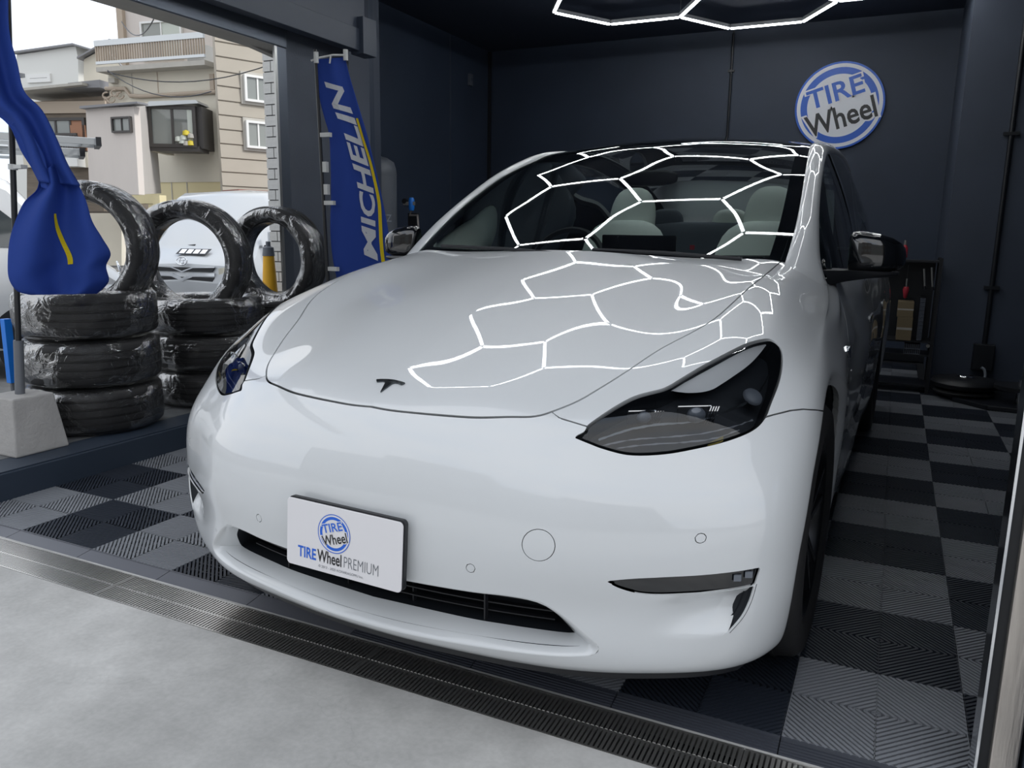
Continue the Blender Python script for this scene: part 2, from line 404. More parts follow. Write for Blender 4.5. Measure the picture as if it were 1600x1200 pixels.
# stainless slot grating: five sections, each with rails and many cross bars
XJ = -2.07
for k in range(5):
    x1 = XJ + 1.0 * (3 - k); x0 = max(x1 - .998, -3.25); x1 = min(x1, 2.38)
    gr = empty('drain_grating', (x0, -.165, 0), 0, ['stainless slot drain grating section beside the steel door post', 'slot drain grating section in front of the right headlamp side of the car',
               'slot drain grating section below the licence plate of the car', 'shiny drain grating section below the left floor tiles', 'leftmost drain grating section, cut by the photo edge'][k], 'drain grating', 'drain gratings along the garage threshold')
    L_ = x1 - x0
    for y in (-.076, .076): G().box(0, L_, y - .0025, y + .0025, -.03, .0005).obj('side_rail', 'grate', gr)
    G().box(0, L_, -.0035, .0035, -.012, -.0008).obj('middle_rail', 'grate', gr)
    for xe in (.0, L_ - .004): G().box(xe, xe + .004, -.0735, .0735, -.03, .0003).obj('end_plate', 'grate', gr)
    g = G(); n = int(L_ / .0116)
    for q in range(n):
        x = (q + .5) * L_ / n
        for y0, y1 in ((-.0725, -.004), (.004, .0725)):
            v = [(x - .0036, y0, 0), (x + .0036, y0, 0), (x + .0036, y1, 0), (x - .0036, y1, 0), (x - .001, y0, -.014), (x + .001, y0, -.014), (x + .001, y1, -.014), (x - .001, y1, -.014)]
            g.add(v, [(0, 1, 2, 3), (0, 3, 7, 4), (1, 5, 6, 2), (0, 4, 5, 1), (3, 2, 6, 7)])
    tag(g.obj('cross_bars', 'grate', gr), kind='stuff')

# raised kerb slab on the left with plank lines
cb = struct('curb', G().box(-4.5, -3.18, -.05, 3.50, -.4, .118), 'curb', bevel=.004)
for k in range(5):
    x = -3.19 - k * .19; G().box(x - .183, x, -.045, 2.42 if k > 1 else 3.49, .118, .124).obj('plank', 'curb_top' if k else 'curb', cb)
# back part of the floor left of the tiles
struct('floor_side', G().box(-4.2, -3.2, 3.56, YB, -.012, 0), 'tile_black')

# wall switch box and conduit with clamps
q_ = at_plane(733, 125, 0, -4.2); sw = empty('switch_box', tuple(q_ + np.array([.001, 0, 0])), R(90),  'small grey switch box high on the dark left wall', 'switch box')
G().box(-.035, .035, -.03, 0, -.06, .06).obj('case', 'wall_grey', sw, bevel=.004); G().box(-.012, .012, -.034, -.03, -.02, .02).obj('button', 'wall_light', sw)
pp = empty('conduit', (.80, 5.09, 0), 0, 'black vertical conduit pipe clipped to the right part of the back wall', 'pipe')
G().tube([(0, -.01, .36), (0, -.01, 3.1)], .017, 10).obj('pipe', 'conduit', pp, smooth=True)
for z in (.80, 1.9): G().box(-.05, .05, -.03, 0, z - .012, z + .012).obj('clamp', 'conduit', pp)
G().box(-.07, .07, -.06, 0, .18, .38).obj('socket_box', 'conduit', pp, bevel=.006)
pp = empty('conduit', (xj, YB - .013, 0), 0, 'thin black conduit pipe in the middle of the back wall', 'pipe')
G().tube([(0, -.008, 1.2), (0, -.008, 3.1)], .012, 8).obj('pipe', 'conduit', pp, smooth=True)
for z in (2.75,): G().box(-.03, .03, -.022, 0, z - .01, z + .01).obj('clamp', 'conduit', pp)
# skirting along the back wall
struct('baseboard_back', G().box(-4.17, .47, YB - .03, YB, 0, .07), 'conduit')
struct('baseboard_right', G().box(.47, 2.3, 5.07, 5.10, 0, .07), 'conduit')

# steel door guide post at the right
po = empty('door_guide_post', (.40, 0, 0), 0, 'brushed stainless steel door guide post at the right edge', 'post')
G().box(.012, .062, -.03, .05, 0, 3.0).obj('post_face', 'steel', po, bevel=.004)
G().box(-.0145, -.008, -.03, .05, 0, 3.0).obj('guide_lip', 'chrome', po, bevel=.001)
G().box(-.008, .012, -.012, .05, 0, 3.0).obj('groove', 'conduit', po)

# honeycomb of tube lamps under the ceiling
HS = .633; HZ = 3.00; hx0, hy0 = -2.054, 4.852
lamp = empty('honeycomb_lamp', (hx0, hy0, HZ), 0, 'honeycomb ceiling lamp of bright white light tubes', 'lamp')
edges = {}
def hexv(cx, cy): return [(cx + HS * math.cos(R(60 * k)), cy + HS * math.sin(R(60 * k))) for k in range(6)]
for ci in range(HEXC[0], HEXC[1]):
    for rj in range(HEXR[0], HEXR[1]):
        cx = hx0 + ci * 1.5 * HS; cy = hy0 - rj * HS * math.sqrt(3) + (HS * math.sqrt(3) / 2 if ci % 2 else 0)
        vv = hexv(cx, cy)
        for k in range(6):
            a, b = vv[k], vv[(k + 1) % 6]; key = tuple(sorted([(round(a[0], 2), round(a[1], 2)), (round(b[0], 2), round(b[1], 2))]))
            edges[key] = (a, b)
tube_me = None
body_me = G().box(-HS / 2 + .012, HS / 2 - .012, -.016, .016, .0, .030).mesh('lamp_housing', 'lamp_body')
tube_me = G().prism([(-.0115, 0), (-.0105, -.009), (-.005, -.012), (.005, -.012), (.0105, -.009), (.0115, 0)], -HS / 2 + .014, HS / 2 - .014, lambda a, b, h: (h, a, b)).mesh('light_tube', 'tube')
joint_me = G().lathe([(0, -.012), (.016, -.012), (.016, .022), (0, .022)], 10).mesh('lamp_joint', 'lamp_body')
pts = {}
for a, b in edges.values():
    for me in (tube_me, body_me):
        o = link(me.name.split('.')[0], me, lamp, ((a[0] + b[0]) / 2 - hx0, (a[1] + b[1]) / 2 - hy0, 0)); o.rotation_euler = (0, 0, math.atan2(b[1] - a[1], b[0] - a[0]))
    for p_ in (a, b): pts[(round(p_[0], 2), round(p_[1], 2))] = p_
for p_ in pts.values(): link('lamp_joint', joint_me, lamp, (p_[0] - hx0, p_[1] - hy0, 0))
g = G()
for k, p_ in enumerate(list(pts.values())):
    if k % 3 == 0: g.tube([(p_[0] - hx0, p_[1] - hy0, .02), (p_[0] - hx0, p_[1] - hy0, ZC_ - HZ - .002)], .0012, 4, False)
tag(g.obj('suspension_wires', 'alu', lamp), kind='stuff')
# unseen buildings across the street, added to cut low skylight and fill reflections
bo_ = empty('unseen_building', (-2, -13, 0), 0, 'row of unseen grey buildings added across the street to dim low skylight', 'building')
for k, (x0, x1, h_, m_) in enumerate(((-16, -7, 5.5, 'street_grey'), (-7, -1, 6.5, 'street_brown'), (-1, 5, 5.0, 'street_grey'), (5, 14, 6.0, 'street_brown'))):
    G().box(x0, x1, -5, -.02 * k, -.4, h_).obj('wall', m_, bo_)
    for w_ in range(3):
        xw = x0 + (x1 - x0) * (w_ + .5) / 3
        for zw in (1.0, 3.4): G().box(xw - .6, xw + .6, -.02 * k, .03, zw, zw + 1.1).obj('window', 'pane_grey', bo_)
# ---------------------------------------------------------------- car surface maths (numpy)
import numpy as np

def bspline_basis(t, n):
    """uniform cubic B-spline basis, t in 0..1, n control points"""
    k = n - 3
    x = np.clip(t, 0, 1) * k
    i = np.minimum(x.astype(int), k - 1)
    f = x - i
    B = np.zeros((len(t), n))
    r = np.arange(len(t))
    B[r, i] = (1 - f) ** 3 / 6
    B[r, i + 1] = (3 * f ** 3 - 6 * f ** 2 + 4) / 6
    B[r, i + 2] = (-3 * f ** 3 + 3 * f ** 2 + 3 * f + 1) / 6
    B[r, i + 3] = f ** 3 / 6
    return B

def smoother(tp, te, n, lam):
    """matrix that maps values at tp to a smoothing spline evaluated at te"""
    B = bspline_basis(tp, n)
    D = np.diff(np.eye(n), 3, axis=0)
    A = B.T @ B + lam * D.T @ D + 1e-9 * np.eye(n)
    return bspline_basis(te, n) @ np.linalg.solve(A, B.T)

def params(P, axis, power=0.6):
    d = np.linalg.norm(np.diff(P, axis=axis), axis=2) ** power
    s = d.mean(axis=1 - axis)
    t = np.concatenate([[0], np.cumsum(s)])
    return t / t[-1]

ZL = [.185, .19, .235, .295, .36, .44, .53, .61, .68]
FRONT = {  # plan (x, y) for levels 0..8 at z = ZL, then levels 9..14 as full points
 0: ([(0,.10),(0,.035),(0,-.004),(0,-.015),(0,-.022),(0,-.027),(0,-.022),(0,-.008),(0,.018)],
     [(0,.062,.737),(0,.155,.799),(0,.38,.870),(0,.65,.945),(0,.95,1.018),(0,1.22,1.075)]),
 1: ([(.25,.115),(.25,.050),(.25,.012),(.25,0),(.25,-.008),(.25,-.014),(.25,-.009),(.245,.006),(.24,.034)],
     [(.22,.082,.739),(.22,.178,.801),(.22,.395,.871),(.22,.66,.945),(.22,.95,1.016),(.22,1.225,1.073)]),
 2: ([(.44,.15),(.456,.084),(.46,.048),(.46,.038),(.46,.041),(.46,.032),(.46,.036),(.45,.052),(.435,.085)],
     [(.415,.140,.748),(.415,.245,.802),(.42,.44,.877),(.425,.69,.949),(.43,.965,1.014),(.435,1.25,1.070)]),
 3: ([(.57,.20),(.60,.135),(.605,.10),(.607,.096),(.61,.093),(.612,.081),(.61,.087),(.60,.105),(.58,.142)],
     [(.555,.175,.742),(.57,.280,.800),(.59,.47,.886),(.60,.71,.956),(.61,.985,1.014),(.615,1.29,1.066)]),
 4: ([(.70,.27),(.74,.21),(.75,.185),(.757,.184),(.76,.183),(.762,.176),(.76,.181),(.748,.200),(.72,.240)],
     [(.695,.270,.740),(.705,.385,.832),(.715,.54,.903),(.722,.77,.969),(.72,1.03,1.019),(.708,1.33,1.064)]),
 5: ([(.79,.36),(.84,.30),(.856,.28),(.866,.268),(.870,.266),(.874,.272),(.872,.275),(.860,.292),(.835,.330)],
     [(.81,.360,.738),(.805,.455,.815),(.805,.60,.897),(.81,.82,.947),(.80,1.09,.994),(.778,1.37,1.043)]),
 6: ([(.85,.47),(.90,.41),(.918,.39),(.930,.376),(.935,.368),(.939,.366),(.941,.370),(.934,.385),(.922,.410)],
     [(.905,.440,.736),(.888,.520,.800),(.875,.66,.858),(.866,.86,.908),(.862,1.12,.955),(.824,1.40,1.022)]),
}
SIDE = {  # y, x for levels 0..8, then (x,y,z) for 9..14
 7: (.62, [.88,.925,.940,.950,.954,.957,.958,.957,.952], [(.943,.63,.745),(.932,.67,.800),(.912,.76,.853),(.892,.92,.900),(.879,1.16,.944),(.838,1.45,1.016)]),
 8: (.86, [.88,.925,.942,.952,.957,.961,.964,.963,.960], [(.954,.87,.745),(.942,.90,.800),(.922,.96,.850),(.905,1.05,.893),(.889,1.22,.934),(.848,1.50,1.012)]),
 9: (1.22,[.87,.912,.930,.940,.946,.951,.955,.956,.955], [(.951,1.22,.745),(.942,1.24,.798),(.928,1.27,.845),(.912,1.32,.890),(.893,1.42,.940),(.855,1.58,1.010)]),
 10:(1.70,[.86,.905,.923,.934,.941,.946,.950,.953,.954], [(.952,1.70,.745),(.946,1.70,.798),(.936,1.70,.845),(.920,1.70,.897),(.900,1.70,.952),(.866,1.70,1.012)]),
 11:(2.50,[.86,.905,.923,.934,.941,.946,.951,.955,.957], [(.956,2.50,.745),(.952,2.50,.800),(.944,2.50,.850),(.930,2.50,.908),(.911,2.50,.965),(.882,2.50,1.024)]),
 12:(3.20,[.86,.905,.923,.935,.943,.949,.955,.959,.961], [(.961,3.20,.750),(.957,3.20,.808),(.950,3.20,.865),(.936,3.20,.925),(.915,3.20,.982),(.888,3.20,1.038)]),
 13:(3.71,[.87,.915,.935,.948,.956,.962,.966,.968,.968], [(.965,3.71,.755),(.960,3.71,.818),(.950,3.71,.880),(.932,3.71,.942),(.906,3.71,.998),(.870,3.70,1.052)]),
 14:(4.22,[.86,.905,.925,.938,.945,.950,.953,.954,.953], [(.948,4.22,.760),(.940,4.21,.830),(.926,4.20,.900),(.905,4.18,.962),(.872,4.15,1.015),(.830,4.12,1.060)]),
}
REAR = {15:(.84,.885,4.50), 16:(.68,.72,4.67), 17:(.36,.38,4.74), 18:(0,0,4.75)}

BONNET_TRIM = np.array([[0.0034, -0.0033, 0.0049, 0.0125, 0.0155, 0.0195], [0.0079, 0.001, 0.0062, 0.0111, 0.0117, 0.0135], [-0.0002, 0.0066, 0.0009, 0.0015, 0.0064, 0.0107],
                        [-0.0056, 0.0025, -0.0028, -0.0014, 0.0064, 0.0111], [-0.0025, -0.0033, -0.0013, 0.0034, 0.0082, 0.0095], [-0.0006, 0.0001, 0.0015, 0.0027, 0.0036, 0.0034]])
def control_grid():
    G = []
    for s in range(7):
        lo, up = FRONT[s]
        G.append([(x, y, z) for (x, y), z in zip(lo, ZL)] + list(up))
    for s in range(7, 15):
        y, xs, up = SIDE[s]
        G.append([(x, y, z) for x, z in zip(xs, ZL)] + list(up))
    for s in range(15, 19):
        xi, xo, y = REAR[s]
        yy = [.10, .05, .03, .015, 0, 0, .01, .02, .03, .05, .08, .12, .20, .30, .38]
        zz = ZL + [.76, .835, .91, .98, 1.04, 1.09]
        G.append([(xo - (.03 if k < 2 else 0) * (xo > .5) - (max(0, k - 8) * .014 if xo > .5 else 0), y - yy[k], zz[k]) for k in range(15)])
    G = np.array(G, float)
    G[:6, 9:, 2] += BONNET_TRIM
    return G

def body_surface(nu=360, nv=170):
    P = control_grid()
    tu, tv = params(P, 0), params(P, 1)
    # mirror over the centre plane at both ends so that the surface is smooth there
    mir = np.array([-1, 1, 1.0])
    k = 3
    Pu = np.concatenate([P[k:0:-1] * mir, P, P[-2:-2 - k:-1] * mir], 0)
    tuu = np.concatenate([-tu[k:0:-1], tu, 2 - tu[-2:-2 - k:-1]])
    a, b = tuu[0], tuu[-1]
    # dense parameters, finer at the front
    te = np.interp(np.linspace(0, 1, nu), [0, .50, .80, 1], [0, tu[7], tu[13], 1])
    Su = smoother((tuu - a) / (b - a), (te - a) / (b - a), 30, 2e-4)
    ve = np.linspace(0, 1, nv)
    Sv = smoother(tv, ve, 17, 2e-4)
    S = np.einsum('ai,ijk,bj->abk', Su, Pu, Sv)
    S[0, :, 0] = 0
    S[-1, :, 0] = 0
    return S

def grid_normals(S):
    du = np.gradient(S, axis=0); dv = np.gradient(S, axis=1)
    n = np.cross(du, dv)
    n /= np.linalg.norm(n, axis=2, keepdims=True) + 1e-12
    return n

def grid_mesh(S, flip=False):
    nu, nv = S.shape[:2]
    N = grid_normals(S)
    idx = np.arange(nu * nv).reshape(nu, nv)
    a, b, c, d = idx[:-1, :-1], idx[1:, :-1], idx[1:, 1:], idx[:-1, 1:]
    F = np.concatenate([np.stack([a, b, c], -1).reshape(-1, 3), np.stack([a, c, d], -1).reshape(-1, 3)])
    if flip:
        F = F[:, ::-1]; N = -N
    return S.reshape(-1, 3).copy(), N.reshape(-1, 3).copy(), F

def clip(mesh, g):
    """keep the part of a triangle mesh where g < 0 (g: value per vertex)"""
    V, N, F = mesh
    inside = g < 0
    c = inside[F].sum(1)
    keep = F[c == 3]
    nv = len(V)
    cut = {}
    newV, newN = [], []
    def edge(a, b):
        key = (a, b) if a < b else (b, a)
        i = cut.get(key)
        if i is None:
            a, b = key
            t = g[a] / (g[a] - g[b])
            t = min(max(t, 0.0), 1.0)
            newV.append(V[a] + (V[b] - V[a]) * t)
            n = N[a] + (N[b] - N[a]) * t
            newN.append(n / (np.linalg.norm(n) + 1e-12))
            i = nv + len(newV) - 1
            cut[key] = i
        return i
    extra = []
    for f in F[(c == 1) | (c == 2)]:
        ins = inside[f]
        if ins.sum() == 1:
            k = int(np.argmax(ins)); a, b, d = f[k], f[(k + 1) % 3], f[(k + 2) % 3]
            extra.append((a, edge(a, b), edge(a, d)))
        else:
            k = int(np.argmin(ins)); a, b, d = f[k], f[(k + 1) % 3], f[(k + 2) % 3]
            e1, e2 = edge(a, b), edge(a, d)
            extra.append((e1, b, d)); extra.append((e1, d, e2))
    F2 = np.concatenate([keep, np.array(extra, int).reshape(-1, 3)])
    if newV:
        V = np.concatenate([V, np.array(newV)]); N = np.concatenate([N, np.array(newN)])
    used = np.unique(F2)
    m = np.full(len(V), -1); m[used] = np.arange(len(used))
    return V[used], N[used], m[F2]

def catmull(pts, n=12, closed=True):
    P = np.array(pts, float); m = len(P); out = []
    rng = range(m) if closed else range(m - 1)
    for i in rng:
        if closed:
            p0, p1, p2, p3 = P[(i - 1) % m], P[i], P[(i + 1) % m], P[(i + 2) % m]
        else:
            p0, p1, p2, p3 = P[max(i - 1, 0)], P[i], P[i + 1], P[min(i + 2, m - 1)]
        for k in range(n):
            t = k / n
            out.append(.5 * ((2 * p1) + (-p0 + p2) * t + (2 * p0 - 5 * p1 + 4 * p2 - p3) * t * t + (-p0 + 3 * p1 - 3 * p2 + p3) * t ** 3))
    if not closed:
        out.append(P[-1])
    return np.array(out)

def outline(pts, sharp=(), n=8):
    """closed outline through pts, smooth except at the indices listed in sharp"""
    m = len(pts); sharp = sorted(sharp)
    if not sharp:
        return catmull(pts, n)
    out = []
    for a, b in zip(sharp, sharp[1:] + [sharp[0] + m]):
        seg = [pts[k % m] for k in range(a, b + 1)]
        out.append(catmull(seg, n, False)[:-1])
    return np.concatenate(out)

def sdist(Q, poly, closed=True):
    """signed distance of 2-D points to a closed polygon, negative inside"""
    Q = np.asarray(Q, float); poly = np.asarray(poly, float)
    A = poly; B = np.roll(poly, -1, 0)
    if not closed:
        A, B = A[:-1], B[:-1]
    best = np.full(len(Q), 1e9); cr = np.zeros(len(Q), int)
    for a, b in zip(A, B):
        ab = b - a; L = ab @ ab
        if L < 1e-14: continue
        q = Q - a
        t = np.clip(q @ ab / L, 0, 1)
        d = q - t[:, None] * ab
        best = np.minimum(best, np.einsum('ij,ij->i', d, d))
        if abs(b[1] - a[1]) > 1e-15:
            c = ((a[1] > Q[:, 1]) != (b[1] > Q[:, 1]))
            xi = a[0] + (Q[:, 1] - a[1]) / (b[1] - a[1]) * ab[0]
            cr += (c & (Q[:, 0] < xi))
    best = np.sqrt(best)
    return np.where(cr % 2 == 1, -best, best) if closed else best
# ================================================================ CAR
CA = -.03; CO = (-.95140022, -.3471225, 0)
car = empty('car', CO, CA, 'white electric hatchback with black glass roof and lattice of lamp reflections on its bonnet', 'car')
S = body_surface()
# wheel arch lips: the surface turns inwards towards the opening
AY, AZ, AR = .83, .365, .395; RYc, RZc = 3.71, .365
for ay, az in ((AY, AZ), (RYc, RZc)):
    r_ = np.hypot(S[..., 1] - ay, S[..., 2] - az); k = np.clip(1 - (r_ - AR) / .045, 0, 1.6) * (S[..., 0] > .8)
    S[..., 0] -= .020 * k ** 2
# sculpted side: shallow hollow above the sill
sy = np.exp(-((S[..., 1] - 2.2) / .75) ** 4) * (S[..., 0] > .85); S[..., 0] -= .016 * sy * np.exp(-((S[..., 2] - .42) / .10) ** 2)
MIRV = np.array([-1, 1, 1.0])
base = grid_mesh(S)
if (base[1][np.argmin(np.abs(base[0] - np.array([.3, 0, .5])).sum(1))])[1] > 0: base = grid_mesh(S, True)
BV, BN, BF = base
def mirror(m): V, N, F = m; return V * MIRV, N * MIRV, F[:, ::-1]
def join(a, b): return np.concatenate([a[0], b[0]]), np.concatenate([a[1], b[1]]), np.concatenate([a[2], b[2] + len(a[0])])
def both(m): return join(m, mirror(m))
def near_surf(cols, q, k=4):
    d = ((BV[:, cols] - np.array(q)) ** 2).sum(1); i = np.argpartition(d, k)[:k]; w_ = 1 / (d[i] + 1e-8); w_ /= w_.sum()
    n = (BN[i] * w_[:, None]).sum(0); return (BV[i] * w_[:, None]).sum(0), n / np.linalg.norm(n)
FM = BV[:, 1] < 1.0
def surf_xz(x, z, off=0.):
    idx = np.where(FM & (BV[:, 0] > abs(x) - .05))[0]; d = ((BV[idx][:, [0, 2]] - np.array([abs(x), z])) ** 2).sum(1); j = np.argpartition(d, 4)[:4]; i = idx[j]
    w_ = 1 / (d[j] + 1e-8); w_ /= w_.sum(); n = (BN[i] * w_[:, None]).sum(0); n /= np.linalg.norm(n); p = (BV[i] * w_[:, None]).sum(0)
    p[1] -= (n[0] * (abs(x) - p[0]) + n[2] * (z - p[2])) / n[1]; p[0], p[2] = abs(x), z; p = p + n * off
    if x < 0: p, n = p * MIRV, n * MIRV
    return p, n
def rim(mesh, depth, skip_center=True):
    """flange along the boundary, turned inwards"""
    V, N, F = mesh
    e = np.concatenate([F[:, [0, 1]], F[:, [1, 2]], F[:, [2, 0]]]); key = np.sort(e, 1)
    u, inv, cnt = np.unique(key, axis=0, return_inverse=True, return_counts=True); inv = inv.ravel()
    b = e[cnt[inv] == 1]
    if skip_center: b = b[~((np.abs(V[b[:, 0], 0]) < 1e-5) & (np.abs(V[b[:, 1], 0]) < 1e-5))]
    A_, B_ = V[b[:, 0]], V[b[:, 1]]; A2, B2 = A_ - N[b[:, 0]] * depth, B_ - N[b[:, 1]] * depth
    n = np.cross(B_ - A_, A2 - A_); n /= np.linalg.norm(n, axis=1, keepdims=True) + 1e-12; n = -n
    k = len(b); Vn = np.concatenate([A_, B_, B2, A2]); Nn = np.concatenate([n] * 4); i = np.arange(k)
    Fn = np.concatenate([np.stack([i, i + 3 * k, i + k], 1), np.stack([i + k, i + 3 * k, i + 2 * k], 1)])
    ok = np.linalg.norm(B_ - A_, axis=1) > 1e-9
    Fn = Fn[np.concatenate([ok, ok])]
    return join(mesh, (Vn, Nn, Fn))
def piece(name, m, material, depth=.012, parent=None, label=None):
    o = npmesh(name, *(rim(m, depth) if depth else m), material, parent or car)
    if label: o['label'] = label
    return o
def displaced(m, d):
    V, N, F = m; V2 = V - N * d[:, None]
    fn = np.cross(V2[F[:, 1]] - V2[F[:, 0]], V2[F[:, 2]] - V2[F[:, 0]]); n = np.zeros_like(V)
    for k in range(3): np.add.at(n, F[:, k], fn)
    n /= np.linalg.norm(n, axis=1, keepdims=True) + 1e-12
    if (n * N).sum() < 0: n = -n
    w_ = np.clip(d / .004, 0, 1)[:, None]; n = n * w_ + N * (1 - w_); n /= np.linalg.norm(n, axis=1, keepdims=True)
    return V2, n, F

# --- outlines in the car's own coordinates
hood_pl = outline([(-.30, .5), (-.2, .080), (0, .064), (.12, .069), (.253, .089), (.346, .117), (.40, .139), (.436, .172), (.467, .212), (.493, .262), (.533, .350), (.576, .458), (.645, .600), (.676, .735), (.700, 1.0), (.708, 1.255), (.712, 1.5), (-.3, 1.5)], (0, 1, 15, 16, 17), 8)
lamp_sz = outline([(.630, .720), (.663, .730), (.679, .742), (.761, .770), (.844, .793), (.901, .803), (.957, .812), (1.040, .835), (1.125, .857), (1.237, .881), (1.325, .896), (1.399, .902), (1.438, .900), (1.453, .882), (1.430, .861), (1.373, .825), (1.296, .783), (1.246, .753), (1.188, .731), (1.094, .713), (.991, .700), (.884, .690), (.780, .689), (.707, .700), (.663, .711)], (0,), 6)
fog_xz = outline([(.598, .431), (.644, .4365), (.702, .4395), (.764, .4425), (.825, .447), (.880, .451), (.876, .431), (.872, .411), (.828, .407), (.745, .400), (.691, .398), (.654, .403), (.620, .416)], (0, 5, 7), 6)
scoop_xz = outline([(.600, .430), (.654, .402), (.691, .397), (.745, .399), (.828, .406), (.872, .410), (.866, .377), (.853, .340), (.829, .303), (.77, .275), (.68, .268), (.615, .30), (.585, .37)], (0, 5, 8), 6)
slit_xz = np.array([(.872, .410), (.866, .377), (.853, .340), (.829, .303)])
intake_xz = outline([(-.3, .372), (0, .372), (.287, .374), (.381, .378), (.441, .376), (.478, .366), (.518, .340), (.555, .306), (.583, .276), (.578, .256), (.545, .2475), (.473, .241), (.325, .231), (.146, .223), (0, .221), (-.3, .221)], (0, 1, 14, 15), 6)

def g_hood(V): return sdist(V[:, [0, 1]], hood_pl) + (V[:, 2] < .6) * 9 + 0.0
def g_lamp(V): return np.where((V[:, 1] < .75), sdist(np.stack([V[:, 0] + V[:, 1], V[:, 2]], 1), lamp_sz), .5)
def front_only(V, g): return np.where(V[:, 1] < .7, g, .5)
def g_fog(V): return front_only(V, sdist(V[:, [0, 2]], fog_xz))
def g_scoop(V): return front_only(V, sdist(V[:, [0, 2]], scoop_xz))
def g_intake(V): return front_only(V, sdist(V[:, [0, 2]], intake_xz))
def g_arch(V):
    a = np.hypot(V[:, 1] - AY, V[:, 2] - AZ) - AR; b = np.hypot(V[:, 1] - RYc, V[:, 2] - RZc) - AR
    # openings run straight down below the axle
    a = np.where(V[:, 2] < AZ - .05, np.maximum(np.abs(V[:, 1] - AY) - AR * .992, -1), a); b = np.where(V[:, 2] < RZc - .05, np.abs(V[:, 1] - RYc) - AR * .992, b)
    return np.where(V[:, 0] > .5, np.minimum(a, b), .5)
SEAM_S = [0, .576, .582, .600, .633, .70, 1.19, 1.246, 1.284, 1.353, 1.412, 1.485, 1.55, 1.70]
SEAM_Z = [2, 2, .765, .7535, .7475, .735, .735, .753, .757, .762, .761, .752, .740, .712]
def g_bumper(V):
    s = V[:, 0] + V[:, 1]; zz = np.interp(s, SEAM_S, SEAM_Z)
    g = V[:, 2] - zz; return np.where((V[:, 1] > AY) , .5, g)
def door_y(z): return np.interp(z, [.2, .35, .55, .75, .84, .905, .96, 1.02], [1.32, 1.32, 1.33, 1.35, 1.382, 1.445, 1.52, 1.56])
GAP = .0022

m = clip(base, -g_arch(BV))
m = (m[0], m[1], m[2])
hood_h = clip(m, g_hood(m[0]) + GAP)
rest = clip(m, -g_hood(m[0]) + GAP)
lens_h = clip(rest, g_lamp(rest[0]) + GAP * 1.6)
rest = clip(rest, -g_lamp(rest[0]) + GAP)
bump_h = clip(rest, g_bumper(rest[0]) + GAP * .7)
rest = clip(rest, -g_bumper(rest[0]) + GAP * .7)
# bonnet
piece('bonnet', both(hood_h), 'paint', .014)
# bumper with its openings
bump_h = clip(bump_h, -g_intake(bump_h[0]))
fog_h = clip(bump_h, g_fog(bump_h[0]) + GAP)
bump_h2 = clip(bump_h, -g_fog(bump_h[0]) + .0005)
scoop_h = clip(bump_h2, g_scoop(bump_h2[0]))
bump_h2 = clip(bump_h2, -g_scoop(bump_h2[0]))
def scoop_disp(V):
    q = V[:, [0, 2]]; ds = sdist(q, slit_xz, False); db = np.abs(sdist(q, scoop_xz))
    bot = np.clip((V[:, 2] - .270) / .05, 0, 1); left = np.clip((V[:, 0] - .60) / .22, 0, 1)
    sm = lambda t: t * t * (3 - 2 * t)
    return (.30 + .70 * sm(np.clip((.410 - V[:, 2]) / .04, 0, 1))) * .034 * sm(np.clip(1 - ds / .16, 0, 1)) * sm(np.clip((V[:, 2] - .293) / .06, 0, 1)) + .010 * sm(left) * sm(bot) * np.clip(db / .03, 0, 1)
scoop_h = displaced(scoop_h, scoop_disp(scoop_h[0]))
# round tow-hook cover (only on the image-right half), parking sensors
tow_xz = (.461, .503); tr = .0345
def disc_cut(m, c, r):
    def gg(V): return front_only(V, np.hypot(V[:, 0] - c[0], (V[:, 2] - c[1])) - r)
    return clip(m, gg(m[0]) + .0008), clip(m, -gg(m[0]) + .0008)
tow, bump_r = disc_cut(bump_h2, tow_xz, tr)
sens = []
bump_l = mirror(bump_h2)
bump_r_, bl_ = bump_r, bump_h2
for c in ((.312, .430), (.767, .525)):
    a, bump_r_ = disc_cut(bump_r_, c, .0105); sens.append(a); b_, bl_ = disc_cut(bl_, c, .0105); sens.append(mirror(b_))
piece('front_bumper', join(bump_r_, mirror(bl_)), 'paint', .004)
piece('tow_hook_cover', tow, 'paint', .006)
for s_ in sens: piece('parking_sensor', s_, 'paint', .004)
for mm in (scoop_h, mirror(scoop_h)): piece('bumper_scoop', mm, 'paint', 0)
fog_d = (fog_h[0] - fog_h[1] * .006, fog_h[1], fog_h[2])
for mm in (fog_d, mirror(fog_d)): piece('fog_lamp', mm, 'gloss_black', .01, label='black glossy fog lamp strip')
# dark air-curtain slit at the outer end of the hollow
for sx in (1, -1):
    rows_ = []
    for (x, z), (dx, wd) in zip(catmull([(.8745, .414), (.868, .377), (.855, .340), (.831, .303)], 5, False), [(0, .012 * math.sin(PI * min(1, .25 + .75 * t))) for t in np.linspace(0, 1, 16)]):
        p_, n_ = surf_xz(x, z, 0); rows_.append([(p_ + np.array([.002, .0, 0]) - n_ * .000) * np.array([sx, 1, 1]), (p_ - n_ * .018 + np.array([-.0, 0, 0])) * np.array([sx, 1, 1]), (p_ - n_ * .030 + np.array([-wd * 1.4, -.002, 0])) * np.array([sx, 1, 1])])
    G().grid(rows_).obj('air_slit', 'inner_black', car)
# fog lamp inner chrome bar
for sx in (1, -1):
    g = G()
    for xx, zz in ((.842, .432), (.862, .437)):
        p_, n_ = surf_xz(xx, zz, -.003); g.obox(p_ * np.array([sx, 1, 1]), (.007, .004 * sx, 0), (0, .003, 0), (0, 0, .007))
    g.obj('lamp_insert', 'tank', car)

